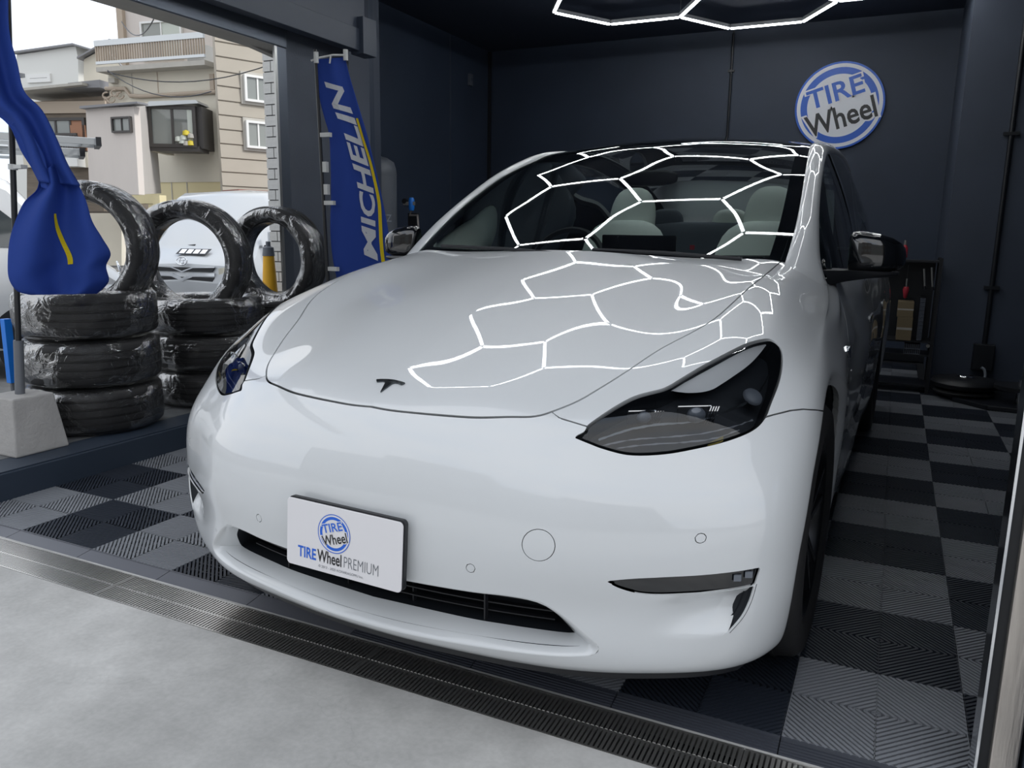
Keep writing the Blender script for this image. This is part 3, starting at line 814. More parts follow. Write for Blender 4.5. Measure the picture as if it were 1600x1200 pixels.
# intake surround: white shelf running back to the dark opening
def resample(P, n):
    P = np.array(P, float); d = np.concatenate([[0], np.cumsum(np.linalg.norm(np.diff(P, axis=0), axis=1))]); t = np.linspace(0, d[-1], n)
    return np.stack([np.interp(t, d, P[:, k]) for k in range(P.shape[1])], 1)
ixz = intake_xz[(intake_xz[:, 0] >= -.001)]
kk = int(np.argmax(ixz[:, 0]))
def surf_line(xz): return np.array([surf_xz(max(x, .0), z)[0] for x, z in xz])
k_r0 = int(np.argmin(np.hypot(ixz[:, 0] - .478, ixz[:, 1] - .366)))
outer = np.concatenate([resample(surf_line(ixz[:k_r0 + 1]), 24), resample(surf_line(ixz[k_r0:kk + 1]), 16)[1:], resample(surf_line(ixz[kk:]), 40)[1:]])
inner = np.concatenate([resample(catmull([(0, .020, .366), (.287, .038, .368), (.381, .050, .371), (.437, .062, .364), (.462, .072, .352)], 6, False), 24),
                        resample(catmull([(.462, .072, .352), (.489, .088, .320), (.507, .112, .285), (.512, .124, .270)], 6, False), 16)[1:],
                        resample(catmull([(.512, .124, .270), (.500, .121, .268), (.458, .111, .2665), (.353, .091, .265), (.248, .074, .265), (0, .058, .264)], 6, False), 40)[1:]])
rows = []
on_ = np.array([surf_xz(max(p[0], .0), p[2])[1] for p in outer]); oe_ = np.gradient(outer, axis=0); td_ = np.cross(on_, oe_); td_ /= np.linalg.norm(td_, axis=1, keepdims=True)
sg_ = np.sign(np.einsum('ij,ij->i', td_, inner - outer + np.array([0, -.03, 0]))); td_ *= np.median(sg_); ln_ = np.linalg.norm(inner - outer, axis=1, keepdims=True)
ctrl = outer + td_ * np.minimum(.010, ln_ * .35)
for t in np.linspace(0, 1, 14) ** 1.3:      # leaves the bumper skin tangentially, then folds back
    rows.append(outer * (1 - t) ** 2 + ctrl * 2 * t * (1 - t) + inner * t * t)
rows = np.array(rows)
for sx in (1, -1):
    g = G().grid(rows * np.array([sx, 1, 1]), flip=sx < 0); g.obj('intake_surround', 'paint', car, smooth=60)
# dark intake cavity with slats
g = G()
for sx in (1, -1):
    back = inner + np.array([0, .10, 0]); g.grid([inner * np.array([sx, 1, 1]), back * np.array([sx, 1, 1])]); 
g.box(-.52, .52, .20, .21, .22, .40)
g.obj('intake_cavity', 'inner_black', car)
for k in range(4):
    z = .286 + k * .020; P = [(x, .075 + .12 * (x / .5) ** 2 * .55 + .01, z) for x in np.linspace(-.46, .46, 25)]
    g = G(); g.grid([[(x, y, z - .002), (x, y - .012, z - .001), (x, y - .012, z + .002), (x, y, z + .003)] for x, y, z in P]); g.obj('grille_slat', 'satin_black', car)
for x in (-.30, -.10, .10, .30): G().box(x - .002, x + .002, .085, .10, .262, .36).obj('grille_rib', 'satin_black', car)

# wings, doors, sills, rear quarter
def gy(f): return f
V_, N_, F_ = rest
fender = clip(rest, np.where(rest[0][:, 1] < 1.8, rest[0][:, 1] - door_y(rest[0][:, 2]), .5) + GAP)
aft = clip(rest, -(rest[0][:, 1] - door_y(rest[0][:, 2])) + GAP)
sill = clip(aft, np.where((aft[0][:, 1] > 1.2) & (aft[0][:, 1] < 3.5), aft[0][:, 2] - .285, .5))
aft2 = clip(aft, -np.where((aft[0][:, 1] > 1.2) & (aft[0][:, 1] < 3.5), aft[0][:, 2] - .285, .5) + .002)
fd = clip(aft2, aft2[0][:, 1] - 2.47 + GAP)
aft3 = clip(aft2, -(aft2[0][:, 1] - 2.47) + GAP)
def rdoor(V): return V[:, 1] - np.interp(V[:, 2], [.28, .5, .78, 1.05], [3.25, 3.30, 3.50, 3.62])
rd = clip(aft3, rdoor(aft3[0]) + GAP); quarter = clip(aft3, -rdoor(aft3[0]) + GAP)
for mm in (fender, mirror(fender)): piece('front_wing', mm, 'paint', .022)
for mm in (fd, mirror(fd)): piece('front_door', mm, 'paint', .012)
for mm in (rd, mirror(rd)): piece('rear_door', mm, 'paint', .012)
for mm in (sill, mirror(sill)): piece('sill', mm, 'paint', .01)
piece('rear_body', both(quarter), 'paint', .012)
# dark inner shell seen through the gaps
sh = clip(base, -g_arch(BV) - .0)
sh = clip(sh, -g_lamp(sh[0]) - .002); sh = clip(sh, -g_intake(sh[0]) - .01); sh = clip(sh, -g_scoop(sh[0]) - .004); sh = clip(sh, -g_fog(sh[0]) - .004)
sh = (sh[0] - sh[1] * .024, sh[1], sh[2]); sh = (sh[0][::1], sh[1], sh[2])
piece('inner_shell', both(sh), 'inner_black', 0)
# arch liners and underside
g = G()
for ay, az in ((AY, AZ), (RYc, RZc)):
    for sx in (1, -1):
        A_ = [(ay + (AR + .003) * math.cos(t), az + (AR + .003) * math.sin(t)) for t in np.linspace(-.35, PI + .35, 40)]
        g.grid([[(sx * .925, y, z) for y, z in A_], [(sx * .60, y, z) for y, z in A_]])
        g.add([(sx * .60, ay - .42, .15), (sx * .60, ay + .42, .15), (sx * .60, ay + .42, .80), (sx * .60, ay - .42, .80)], [(0, 1, 2, 3)])
g.box(-.60, .60, .16, 4.55, .17, .22); g.box(-.86, .86, 1.30, 3.25, .17, .24)
g.obj('underbody', 'inner_black', car)
P = [surf_xz(x, .192)[0] for x in np.linspace(0, .88, 30)]
g = G()
for sx in (1, -1): g.grid([[(sx * p[0], p[1] + .012, .196), (sx * p[0] * .985, p[1] + .030, .160), (sx * p[0] * .90, p[1] + .20, .165)] for p in P])
g.obj('chin_lip', 'satin_black', car, smooth=50)

# --- headlamps
def lamp_pt(s, z, off=0.):
    idx = np.where(BV[:, 1] < .8)[0]; q = np.stack([BV[idx, 0] + BV[idx, 1], BV[idx, 2]], 1); d = ((q - np.array([s, z])) ** 2).sum(1); j = np.argpartition(d, 4)[:4]; i = idx[j]
    w_ = 1 / (d[j] + 1e-8); w_ /= w_.sum(); n = (BN[i] * w_[:, None]).sum(0); n /= np.linalg.norm(n); return (BV[i] * w_[:, None]).sum(0) + n * off, n
def band(center_sz, width, off, n=30):
    """ribbon on the lens following a line in lamp coordinates"""
    P = catmull(center_sz, 8, False); rows_ = []
    for k, (s, z) in enumerate(P):
        t = P[min(k + 1, len(P) - 1)] - P[max(k - 1, 0)]; t /= np.linalg.norm(t); nn = np.array([-t[1], t[0]]); w2 = width(k / (len(P) - 1)) if callable(width) else width
        rows_.append([lamp_pt(*(P[k] + nn * w2 * a), off)[0] for a in (-.5, 0, .5)])
    return rows_
for sx in (1, -1):
    flip = (lambda m_: m_) if sx > 0 else mirror
    hl = empty('headlamp', (0, 0, 0)); hl.parent = car
    piece('lens', flip(lens_h), 'lens', 0, hl)
    back = (lens_h[0] - lens_h[1] * .055, lens_h[1], lens_h[2]); piece('housing', flip(back), 'inner_black', 0, hl)
    wall_ = rim(lens_h, .056); nb = len(lens_h[0]); wf = wall_[2][len(lens_h[2]):]
    used = np.unique(wf); mm_ = np.full(len(wall_[0]), -1); mm_[used] = np.arange(len(used)); piece('bezel', flip((wall_[0][used], wall_[1][used], mm_[wf])), 'inner_black', 0, hl)
    sc = np.array([sx, 1, 1])
    brow = [(.968, .813), (1.03, .8085), (1.10, .812), (1.16, .826), (1.214, .840), (1.297, .862), (1.40, .893), (1.42, .898), (1.399, .899), (1.325, .892), (1.237, .877), (1.125, .852), (1.04, .831)]
    bo = outline(brow, (0, 7), 5); gb = lambda V: sdist(np.stack([V[:, 0] + V[:, 1], V[:, 2]], 1), bo)
    bm = clip(lens_h, gb(lens_h[0])); bm = (bm[0] - bm[1] * .010, bm[1], bm[2]); piece('light_guide', flip(bm), 'brow', 0, hl, 'pale grey upper light guide')
    g = G(); g.grid([[p * sc for p in r_] for r_ in band([(.70, .722), (.80, .742), (.90, .752), (1.02, .757), (1.14, .775), (1.26, .80), (1.36, .84)], .004, -.018)]); g.obj('trim_strip', 'badge', hl, smooth=60)
    for ln in ([(.71, .712), (.80, .722), (.90, .726), (1.02, .732), (1.14, .745), (1.22, .757)], [(.75, .706), (.85, .712), (.95, .715), (1.06, .722), (1.16, .738)]):
        g = G(); g.grid([[p * sc for p in r_] for r_ in band(ln, .0025, -.02)]); g.obj('reflector_line', 'pole_grey', hl, smooth=60)
    # projector modules: boxes with a lens and chrome fins
    for (s, z, r_) in ((.86, .768, .020), (1.03, .770, .027)):
        p_, n_ = lamp_pt(s, z, -.020); ax = np.array([.80, .60, 0]); up = np.array([0, 0, 1.]); fw = np.array([.25, -.95, .1]); fw /= np.linalg.norm(fw)
        q = G(); q.obox(p_ * sc, ax * sc * (r_ + .018), fw * sc * .008, up * (r_ * .8)); q.obj('module_frame', 'satin_black', hl, bevel=.003)
        L_ = G(); c_ = (p_ + fw * .008)
        rr = []
        for a_ in np.linspace(0, 1, 6):
            rad = r_ * math.cos(a_ * PI / 2) * .85; hh = .014 * math.sin(a_ * PI / 2)
            rr.append([(c_ + ax * rad * math.cos(t) + up * rad * .8 * math.sin(t) + fw * hh) * sc for t in np.linspace(0, 2 * PI, 21)])
        L_.grid(rr); L_.obj('projector_lens', 'tank', hl, smooth=60)
        for k in range(4):
            q = G(); b0 = c_ + ax * (r_ * .9 + .004 + k * .006) + fw * .004; q.obox(b0 * sc, ax * sc * .0014, fw * sc * .006, (up + ax * .35) * sc * (r_ * .75)); q.obj('fin', 'chrome', hl)
        q = G(); q.obox((c_ + up * r_ * .78 - ax * .004) * sc, ax * sc * (r_ + .012), fw * sc * .003, up * .0012); q.obj('module_trim', 'chrome', hl)
    p_, n_ = lamp_pt(1.255, .800, -.020); fw = n_; ax = np.cross((0, 0, 1), fw); ax /= np.linalg.norm(ax); up = np.cross(fw, ax)
    L_ = G(); rr = [[(p_ + (ax * math.cos(t) + up * math.sin(t)) * .024 * math.cos(a_) + fw * .012 * math.sin(a_)) * sc for t in np.linspace(0, 2 * PI, 25)] for a_ in np.linspace(0, PI / 2, 6)]
    L_.grid(rr); L_.obj('turn_lamp', 'tank', hl, smooth=60)
    p_, n_ = lamp_pt(1.06, .712, -.012); q = G(); q.obox(p_ * sc, np.array([.014, .010, .008]) * sc, n_ * sc * .002, np.array([0, 0, .006])); q.obj('side_marker', 'amber', hl)

# --- emblem on the bonnet nose, draped on the surface
HM = BV[:, 0] < .2
def on_hood(x, h, off):
    y = .150 - h * .80; idx = np.where((BV[:, 0] < .2) & (BV[:, 1] < .4) & (BV[:, 2] > .70))[0]; d = ((BV[idx][:, [0, 1]] - np.array([abs(x), y])) ** 2).sum(1); j = np.argpartition(d, 4)[:4]; i = idx[j]
    w_ = 1 / (d[j] + 1e-8); w_ /= w_.sum(); p = (BV[i] * w_[:, None]).sum(0); n = (BN[i] * w_[:, None]).sum(0); n /= np.linalg.norm(n); sl = -n[1] / n[2]
    p = np.array([abs(x), y, p[2] + (y - p[1]) * sl]); p = p + n * off
    return p * np.array([1 if x >= 0 else -1, 1, 1])
arc_hi = [(x, .000 + 9.0 * x * x * .42) for x in np.linspace(-.042, .042, 15)]
arc_lo = [(x, .0035 + 9.0 * x * x * .42) for x in np.linspace(-.042, .042, 15)]
stem = [(-.040, .0135), (-.026, .0085), (-.012, .0062), (-.0075, .0100), (-.0055, .018), (0, .064), (.0055, .018), (.0075, .0100), (.012, .0062), (.026, .0085), (.040, .0135), (.036, .0165), (.026, .0125), (.018, .0140), (.0125, .022), (0, .064)]
left_ = [(-.041, .0115), (-.024, .0072), (-.010, .0055), (0, .0085), (.010, .0055), (.024, .0072), (.041, .0115), (.036, .0175), (.0225, .0125), (.0150, .0130), (.0095, .0200), (0, .060), (-.0095, .0200), (-.0150, .0130), (-.0225, .0125), (-.036, .0175)]
bd = empty('emblem'); bd.parent = car
g = G(); n1 = len(arc_hi); poly = arc_hi + arc_lo[::-1]
g.prism(poly, .0005, .004, lambda a, b, h: on_hood(a, b, h)); g.obj('emblem_arc', 'badge', bd)
g = G()
for tri_ in ((0, 1, 14, 15), (1, 2, 13, 14), (2, 3, 12, 13), (3, 4, 10, 12), (4, 5, 9, 10), (5, 6, 8, 9), (6, 7, 8, 8)):
    pl = [left_[i] for i in dict.fromkeys(tri_)]; g.prism(pl, .0005, .004, lambda a, b, h: on_hood(a, b, h))
g.prism([left_[3], left_[10], left_[11], left_[12]], .0005, .004, lambda a, b, h: on_hood(a, b, h))
g.obj('emblem_stem', 'badge', bd)

# --- glasshouse
cen = [(0, 1.165, 1.037), (0, 1.28, 1.1076), (0, 1.43, 1.1912), (0, 1.58, 1.270), (0, 1.76, 1.3556), (0, 1.93, 1.429), (0, 2.15, 1.5154), (0, 2.36, 1.581), (0, 2.75, 1.642), (0, 3.2, 1.638), (0, 3.7, 1.565), (0, 4.1, 1.440), (0, 4.50, 1.235), (0, 4.68, 1.09)]
inn = [(.722, 1.30, 1.048), (.722, 1.41, 1.115), (.717, 1.55, 1.198), (.706, 1.69, 1.276), (.688, 1.865, 1.363), (.671, 2.02, 1.430), (.648, 2.23, 1.501), (.628, 2.43, 1.554), (.612, 2.78, 1.588), (.607, 3.2, 1.585), (.607, 3.7, 1.520), (.595, 4.1, 1.400), (.575, 4.45, 1.215), (.565, 4.60, 1.09)]
outr = [(.862, 1.38, .985), (.823, 1.445, 1.068), (.797, 1.56, 1.160), (.774, 1.70, 1.252), (.753, 1.87, 1.345), (.738, 2.02, 1.415), (.722, 2.21, 1.480), (.712, 2.42, 1.525), (.712, 2.78, 1.552), (.716, 3.2, 1.546), (.716, 3.7, 1.478), (.712, 4.1, 1.352), (.735, 4.38, 1.17), (.76, 4.50, 1.08)]
cenC, innC, outC = (catmull(q, 8, False) for q in (cen, inn, outr))
for q in (cenC, innC, outC):
    for _ in range(3): q[1:-1] = (q[:-2] + 2 * q[1:-1] + q[2:]) / 4
nt_ = len(cenC)
def glass_row(k, n=29):
    c, i = cenC[k], innC[k]; s = np.linspace(0, 1, n)[:, None]
    b = s ** 2.115; return np.concatenate([i[0] * s, c[1] + (i[1] - c[1]) * b, c[2] + (i[2] - c[2]) * b], 1)
GS = np.array([glass_row(k) for k in range(nt_)])
def glass_piece(name, k0, k1, m, s0=0, s1=28, off=0., lab=None):
    out_ = None
    gm = grid_mesh(GS[k0:k1 + 1].transpose(1, 0, 2))
    if gm[1][:, 2].mean() < 0: gm = grid_mesh(GS[k0:k1 + 1].transpose(1, 0, 2), True)
    V, N, F = gm
    return both((V + N * off, N, F))
KH = 7 * 8 - 2
V, N, F = glass_piece('w', 0, KH, None); o = npmesh('windscreen', V, N, F, 'windshield', car)
V, N, F = glass_piece('r', KH, nt_ - 1, None); o = npmesh('glass_roof', V, N, F, 'roof_glass', car)
# black ceramic border of the windscreen (top, bottom and side bands), just under the glass
g = G()
def strip(k0, k1, f0, f1, n=29):
    for sx in (1, -1):
        rows_ = []
        for k in range(k0, k1 + 1):
            c, i = cenC[k], innC[k]; s = np.linspace(f0, f1, n)[:, None]; b = s ** 2.115
            r_ = np.concatenate([i[0] * s * sx, c[1] + (i[1] - c[1]) * b, c[2] + (i[2] - c[2]) * b - .003], 1); rows_.append(r_)
        g.grid(rows_, flip=sx < 0)
strip(0, 6, 0, 1); strip(KH - 3, KH, 0, 1); strip(6, KH - 3, .925, 1, 5)
g.obj('windscreen_border', 'gloss_black', car, smooth=60)
# wiper cowl
g = G().box(-.70, .70, 1.17, 1.34, 1.0, 1.030); g.obj('cowl_panel', 'inner_black', car)
for x0, x1 in ((-.55, .02), (.08, .60)):
    q = G(); q.tube([(x0, 1.245, 1.098), ((x0 + x1) / 2, 1.222, 1.094), (x1, 1.245 if x1 > .5 else 1.20, 1.080)], .007, 6); q.obj('wiper', 'satin_black', car, smooth=True)

# pillars and roof rails (body colour)
for sx in (1, -1):
    rows_ = []
    for k in range(nt_):
        a, b = innC[k], outC[k]; d = b - a; L_ = np.linalg.norm(d); t = innC[min(k + 1, nt_ - 1)] - innC[max(k - 1, 0)]; nrm = np.cross(t, d) ; nrm /= np.linalg.norm(nrm); nrm = nrm if nrm[2] > 0 else -nrm
        prof = [(-.0, -.012), (.0, .002), (.06, .009), (.25, .017), (.5, .020), (.75, .016), (.93, .007), (1.0, -.004), (1.0, -.02)]
        rows_.append([(a + d * u_ + nrm * h_ * min(1, L_ / .09)) * np.array([sx, 1, 1]) for u_, h_ in prof])
    tr_ = []
    for k in range(4, nt_):
        a, b = innC[k], outC[k]; t = innC[min(k + 1, nt_ - 1)] - innC[max(k - 1, 0)]; nrm = np.cross(t, b - a); nrm /= np.linalg.norm(nrm); nrm = nrm if nrm[2] > 0 else -nrm
        tr_.append([(a + (b - a) * u_ + nrm * h_) * np.array([sx, 1, 1]) for u_, h_ in ((-.12, -.006), (.1, -.016), (.5, -.020), (.9, -.018))])
    G().grid(tr_, flip=sx < 0).obj('pillar_trim', 'dash', car, smooth=60)
    rows_ = rows_[2:]
    g = G().grid(rows_, flip=sx > 0); g.obj('roof_pillar', 'paint', car, smooth=50)
# lower foot of the pillar, closing to wing and cowl
    w0 = np.array(rows_[0][1:-1]); tgt = [near_surf([0, 1], (abs(p[0]) * .995, p[1] - .075))[0] for p in w0]
    tgt = np.array([(p[0] * sx, p[1], p[2] - .004) for p in tgt]); mid_ = w0 * .5 + tgt * .5 + np.array([0, -.008, -.012])
    G().grid([w0, mid_, tgt], flip=sx < 0).obj('pillar_foot', 'paint', car, smooth=60)

# side glass
Se = S[:, -1]; ys = Se[:, 1]
sel = [i for i in range(len(ys)) if .3 < Se[i, 0] and 1.40 < ys[i] < 4.25 and Se[i, 0] > .8]
for sx in (1, -1):
    rows_ = []
    for i in sel:
        b = Se[i]; y = b[1]; k = int(np.argmin(np.abs(outC[:, 1] - y))); a = outC[k].copy(); a[1] = y
        a[2] = np.interp(y, outC[:, 1], outC[:, 2]); a[0] = np.interp(y, outC[:, 1], outC[:, 0])
        bb = b + np.array([-.016, 0, -.004]); top = a + np.array([-.006, 0, -.008])
        if top[2] < bb[2]: top = bb + np.array([-.01, 0, .005])
        rows_.append([(bb * (1 - t) + top * t + np.array([.022 * math.sin(PI * t), 0, 0])) * np.array([sx, 1, 1]) for t in np.linspace(0, 1, 9)])
    g = G().grid(rows_, flip=sx < 0)
    g.obj('side_window', 'side_glass', car, smooth=60)
    for yb in (2.44, 3.45):
        i = int(np.argmin([abs(r_[0][1] - yb) for r_ in rows_])); g = G().grid([[np.array(p) + np.array([.003 * sx, dy, 0]) for p in rows_[i]] for dy in (-.03, .05)], flip=sx > 0); g.obj('window_pillar', 'gloss_black', car, smooth=60)
    bt = [np.array([b[0] * sx, b[1], b[2]]) for b in Se[sel]]
    G().tube([p + np.array([-.006 * sx, 0, .004]) for p in bt[::3]], .008, 6).obj('window_seal', 'satin_black', car, smooth=True)

# door mirrors
for sx in (1, -1):
    mr = empty('door_mirror'); mr.parent = car; sc = np.array([sx, 1, 1])
    c = np.array([.968, 1.60, 1.105]); rows_ = []
    prof = [(-.075, .028, .056, .004), (-.065, .045, .066, .004), (-.03, .058, .069, .002), (.02, .062, .063, 0), (.06, .056, .054, -.004), (.088, .042, .041, -.008), (.100, .024, .026, -.012), (.104, .008, .010, -.014)]
    for dx, ry, rz, dz in prof:
        ring = []
        for t in np.linspace(0, 2 * PI, 28, endpoint=False):
            cy, cz = math.cos(t), math.sin(t); sy_ = abs(cy) ** .62 * (1 if cy > 0 else -1); sz_ = abs(cz) ** .62 * (1 if cz > 0 else -1)
            yy = ry * sy_ * (1.0 if sy_ < 0 else .55); zz = rz * sz_
            ring.append((c + np.array([dx, yy + .10 * max(dx, 0) * .3, zz + dz - (.006 if sz_ < 0 else 0)])) * sc)
        rows_.append(ring)
    g = G().grid(rows_, closed_v=True, flip=sx < 0); o_ = len(g.v); g.f.append(tuple(range(28))); g.obj('mirror_housing', 'gloss_black', mr, smooth=55)
    face = [(c + np.array([.014 + .082 * math.copysign(abs(math.cos(t)) ** .6, math.cos(t)), .034, .046 * math.copysign(abs(math.sin(t)) ** .6, math.sin(t))])) * sc for t in np.linspace(0, 2 * PI, 28, endpoint=False)]
    g = G(); g.add(face, [tuple(range(28))]); g.obj('mirror_glass', 'chrome', mr)
    g = G(); prof_ = [(.780, 1.40, 1.66, .990, 1.046), (.845, 1.43, 1.66, .996, 1.046), (.90, 1.50, 1.655, 1.008, 1.044), (.96, 1.535, 1.645, 1.018, 1.043), (1.02, 1.55, 1.64, 1.024, 1.042), (1.055, 1.57, 1.63, 1.030, 1.041)]
    g.grid([[(x * sx, y0, z0), (x * sx, y0 - .006, (z0 + z1) / 2), (x * sx, y0, z1), (x * sx, y1, z1), (x * sx, y1, z0)] for x, y0, y1, z0, z1 in prof_], closed_v=True, flip=sx < 0); g.f += [(0, 1, 2, 3, 4), (25, 26, 27, 28, 29)]; g.obj('mirror_arm', 'satin_black', mr, smooth=50)

# repeater camera badge on the wing, door handles
for sx in (1, -1):
    P0, n0 = near_surf([1, 2], (1.285, .80)); 
    poly = [(-.050, .006), (-.020, .020), (.035, .016), (.05, .0), (.035, -.018), (.0, -.022)]
    g = G().prism(poly, -.01, .013, lambda a, b, h: ((P0[0] + h - abs(a) * .12) * sx, P0[1] + a, P0[2] + b)); g.obj('repeater_camera', 'chrome', car, bevel=.003)
    for y in (2.28, 3.20):
        P1, n1_ = near_surf([1, 2], (y, .82)); G().prism([(-.10, -.012), (.10, -.012), (.11, 0), (.10, .012), (-.10, .012), (-.11, 0)], -.01, .004, lambda a, b, h: ((P1[0] + h) * sx, P1[1] + a, P1[2] + b)).obj('door_handle', 'paint', car, bevel=.002)

# wheels
def wheel_parts(sx, y, parent):
    wh = empty('wheel', (sx * .818, y, .358)); wh.parent = parent
    prof = [(.245, .105), (.262, .118), (.300, .127), (.330, .122), (.348, .104), (.355, .06), (.357, 0), (.355, -.06), (.348, -.104), (.330, -.122), (.262, -.118), (.245, -.105)]
    G().lathe(prof, 64, axis=0).obj('tyre', 'rubber', wh, smooth=50)
    g = G()
    for q in (-.055, -.02, .02, .055): g.lathe([(.3505, q - .004), (.3585, q - .004), (.3585, q + .004), (.3505, q + .004)], 64, axis=0, closed=True)
    g.obj('tread_rib', 'rubber', wh, smooth=50)
    G().lathe([(.250, .108), (.244, .112), (.236, .100), (.228, .04), (.226, -.10)], 64, axis=0).obj('rim', 'alloy_dark', wh, smooth=40)
    G().lathe([(.001, .03), (.20, .03)], 32, axis=0).obj('brake_disc', 'steel', wh)
    G().lathe([(.0, .098), (.034, .096), (.040, .085), (.055, .06)], 24, axis=0).obj('hub', 'alloy_dark', wh, smooth=40)
    for k in range(5):
        t0 = 2 * PI * k / 5 + .3; g = G()
        for da in (-.16, .16):
            r0, r1 = .03, .240; a0, a1 = t0 + da * .6, t0 + da * 1.35
            p0 = np.array([.082, r0 * math.cos(a0), r0 * math.sin(a0)]); p1 = np.array([.096, r1 * math.cos(a1), r1 * math.sin(a1)]); mid = (p0 + p1) / 2
            tdir = np.cross(p1 - p0, (1, 0, 0)); tdir /= np.linalg.norm(tdir); g.obox(mid, (p1 - p0) / 2, tdir * .011, (.012, 0, 0))
        o = g.obj('spoke', 'alloy_dark', wh, bevel=.004)
    if sx < 0: wh.rotation_euler = (0, 0, PI)
    return wh
for y in (.83, 3.71):
    for sx in (1, -1): wheel_parts(sx, y, car)

# --- cabin
inr = empty('cabin'); inr.parent = car
G().prism([(1.28, 1.02), (1.62, 1.055), (1.92, 1.045), (1.97, .98), (1.97, .80), (1.30, .80)], -.68, .68, lambda a, b, h: (h, a, b)).obj('dashboard', 'dash', inr, bevel=.02)
g = G().box(-.17, .17, 1.98, 1.995, .93, 1.15); g.obj('centre_screen', 'screen', inr, bevel=.006)
sw_ = G().lathe([(.185, -.014), (.199, 0), (.185, .014), (.171, 0)], 32, closed=True); v = np.array(sw_.v); a_ = R(68); v = np.stack([v[:, 0], v[:, 1] * math.cos(a_) - v[:, 2] * math.sin(a_), v[:, 1] * math.sin(a_) + v[:, 2] * math.cos(a_)], 1) + np.array([-.37, 2.05, 1.0]); sw_.v = [tuple(p) for p in v]
sw_.obj('steering_wheel', 'satin_black', inr, smooth=60)
def cushion(name, c, h, n=2.6, tilt=0., m='seat'):
    g = G(); rows_ = []
    for a in np.linspace(-PI / 2, PI / 2, 15):
        row = []
        for t in np.linspace(0, 2 * PI, 28, endpoint=False):
            e = 2 / n; f = lambda q: math.copysign(abs(q) ** e, q)
            x = h[0] * f(math.cos(a)) * f(math.cos(t)); y = h[1] * f(math.cos(a)) * f(math.sin(t)); z = h[2] * f(math.sin(a))
            y, z = y * math.cos(tilt) + z * math.sin(tilt), z * math.cos(tilt) - y * math.sin(tilt); row.append((c[0] + x, c[1] + y, c[2] + z))
        rows_.append(row)
    return g.grid(rows_, closed_v=True).obj(name, m, inr, smooth=60)
for x in (-.335, .40):
    cushion('front_seat', (x, 2.70, .88), (.245, .085, .36), 3.4, .32)
    cushion('headrest', (x, 2.86, 1.19), (.128, .070, .22), 2.8, .25)
    cushion('front_seat', (x, 2.42, .60), (.25, .27, .09), 3.4)
cushion('rear_seat', (0, 3.72, .92), (.66, .09, .32), 5, .3, 'wall_grey')
for x in (-.42, 0, .42): cushion('headrest', (x, 3.80, 1.20), (.115, .055, .12), 3.0, .2, 'seat' if x == 0 else 'wall_grey')
cushion('rear_view_mirror', (0, 2.10, 1.40), (.13, .018, .035), 3, 0, 'satin_black')
G().box(-.012, .012, 2.9, 2.91, 1.075, 1.10).obj('belt_button', 'tool_red', inr)
for sx in (1, -1): G().prism([(1.6, .55), (4.2, .55), (4.2, .98), (1.5, .94)], .80, .83, lambda a, b, h: (h * sx, a, b)).obj('door_card', 'dash', inr)
G().box(-.6, .6, 1.5, 4.3, .30, .34).obj('cabin_floor', 'dash', inr)
for sx in (1, -1):
    q = G(); q.tube([(sx * .78, 2.50, .95), (sx * .70, 2.50, 1.25), (sx * .645, 2.52, 1.50)], .022, 8); q.obj('centre_pillar', 'wall_grey', inr, smooth=True)

# --- licence plate board (33 x 16.5 cm) with the shop's print
def roundrect(hw, hh, r, n=6):
    P = []
    for cx, cy, a0 in ((hw - r, hh - r, 0), (-hw + r, hh - r, 90), (-hw + r, -hh + r, 180), (hw - r, -hh + r, 270)):
        P += [(cx + r * math.cos(R(a0 + 90 * k / n)), cy + r * math.sin(R(a0 + 90 * k / n))) for k in range(n + 1)]
    return P
def flat_text(parent, name, s, m, P0, X, U, Nn, size, cx, cy, off, bold=0., sx=1., rot=0., shear=0., align='CENTER', thick=.0):
    V, F = text_mesh(s, 1., bold, shear, 1., 0, 3, align)
    V = V[:, :2]; V = V / (V.max(0) - V.min(0)) * np.array([sx, size])
    if align == 'CENTER': V = V - np.array([(V[:, 0].max() + V[:, 0].min()) / 2, 0])
    V = V - np.array([0, (V[:, 1].max() + V[:, 1].min()) / 2]) if align == 'CENTER' else V
    c_, s_ = math.cos(rot), math.sin(rot); V = np.stack([V[:, 0] * c_ - V[:, 1] * s_ + cx, V[:, 0] * s_ + V[:, 1] * c_ + cy], 1)
    P = P0 + np.outer(V[:, 0], X) + np.outer(V[:, 1], U) + Nn * off
    g = G(); g.add(P, F); o = g.obj(name, m, parent)
    return o
def ring_poly(r0, r1, n=72):
    V = [(r * math.cos(2 * PI * k / n), r * math.sin(2 * PI * k / n)) for k in range(n) for r in (r0, r1)]
    F = [(2 * k, 2 * k + 1, (2 * k + 3) % (2 * n), (2 * k + 2) % (2 * n)) for k in range(n)]
    return V, F
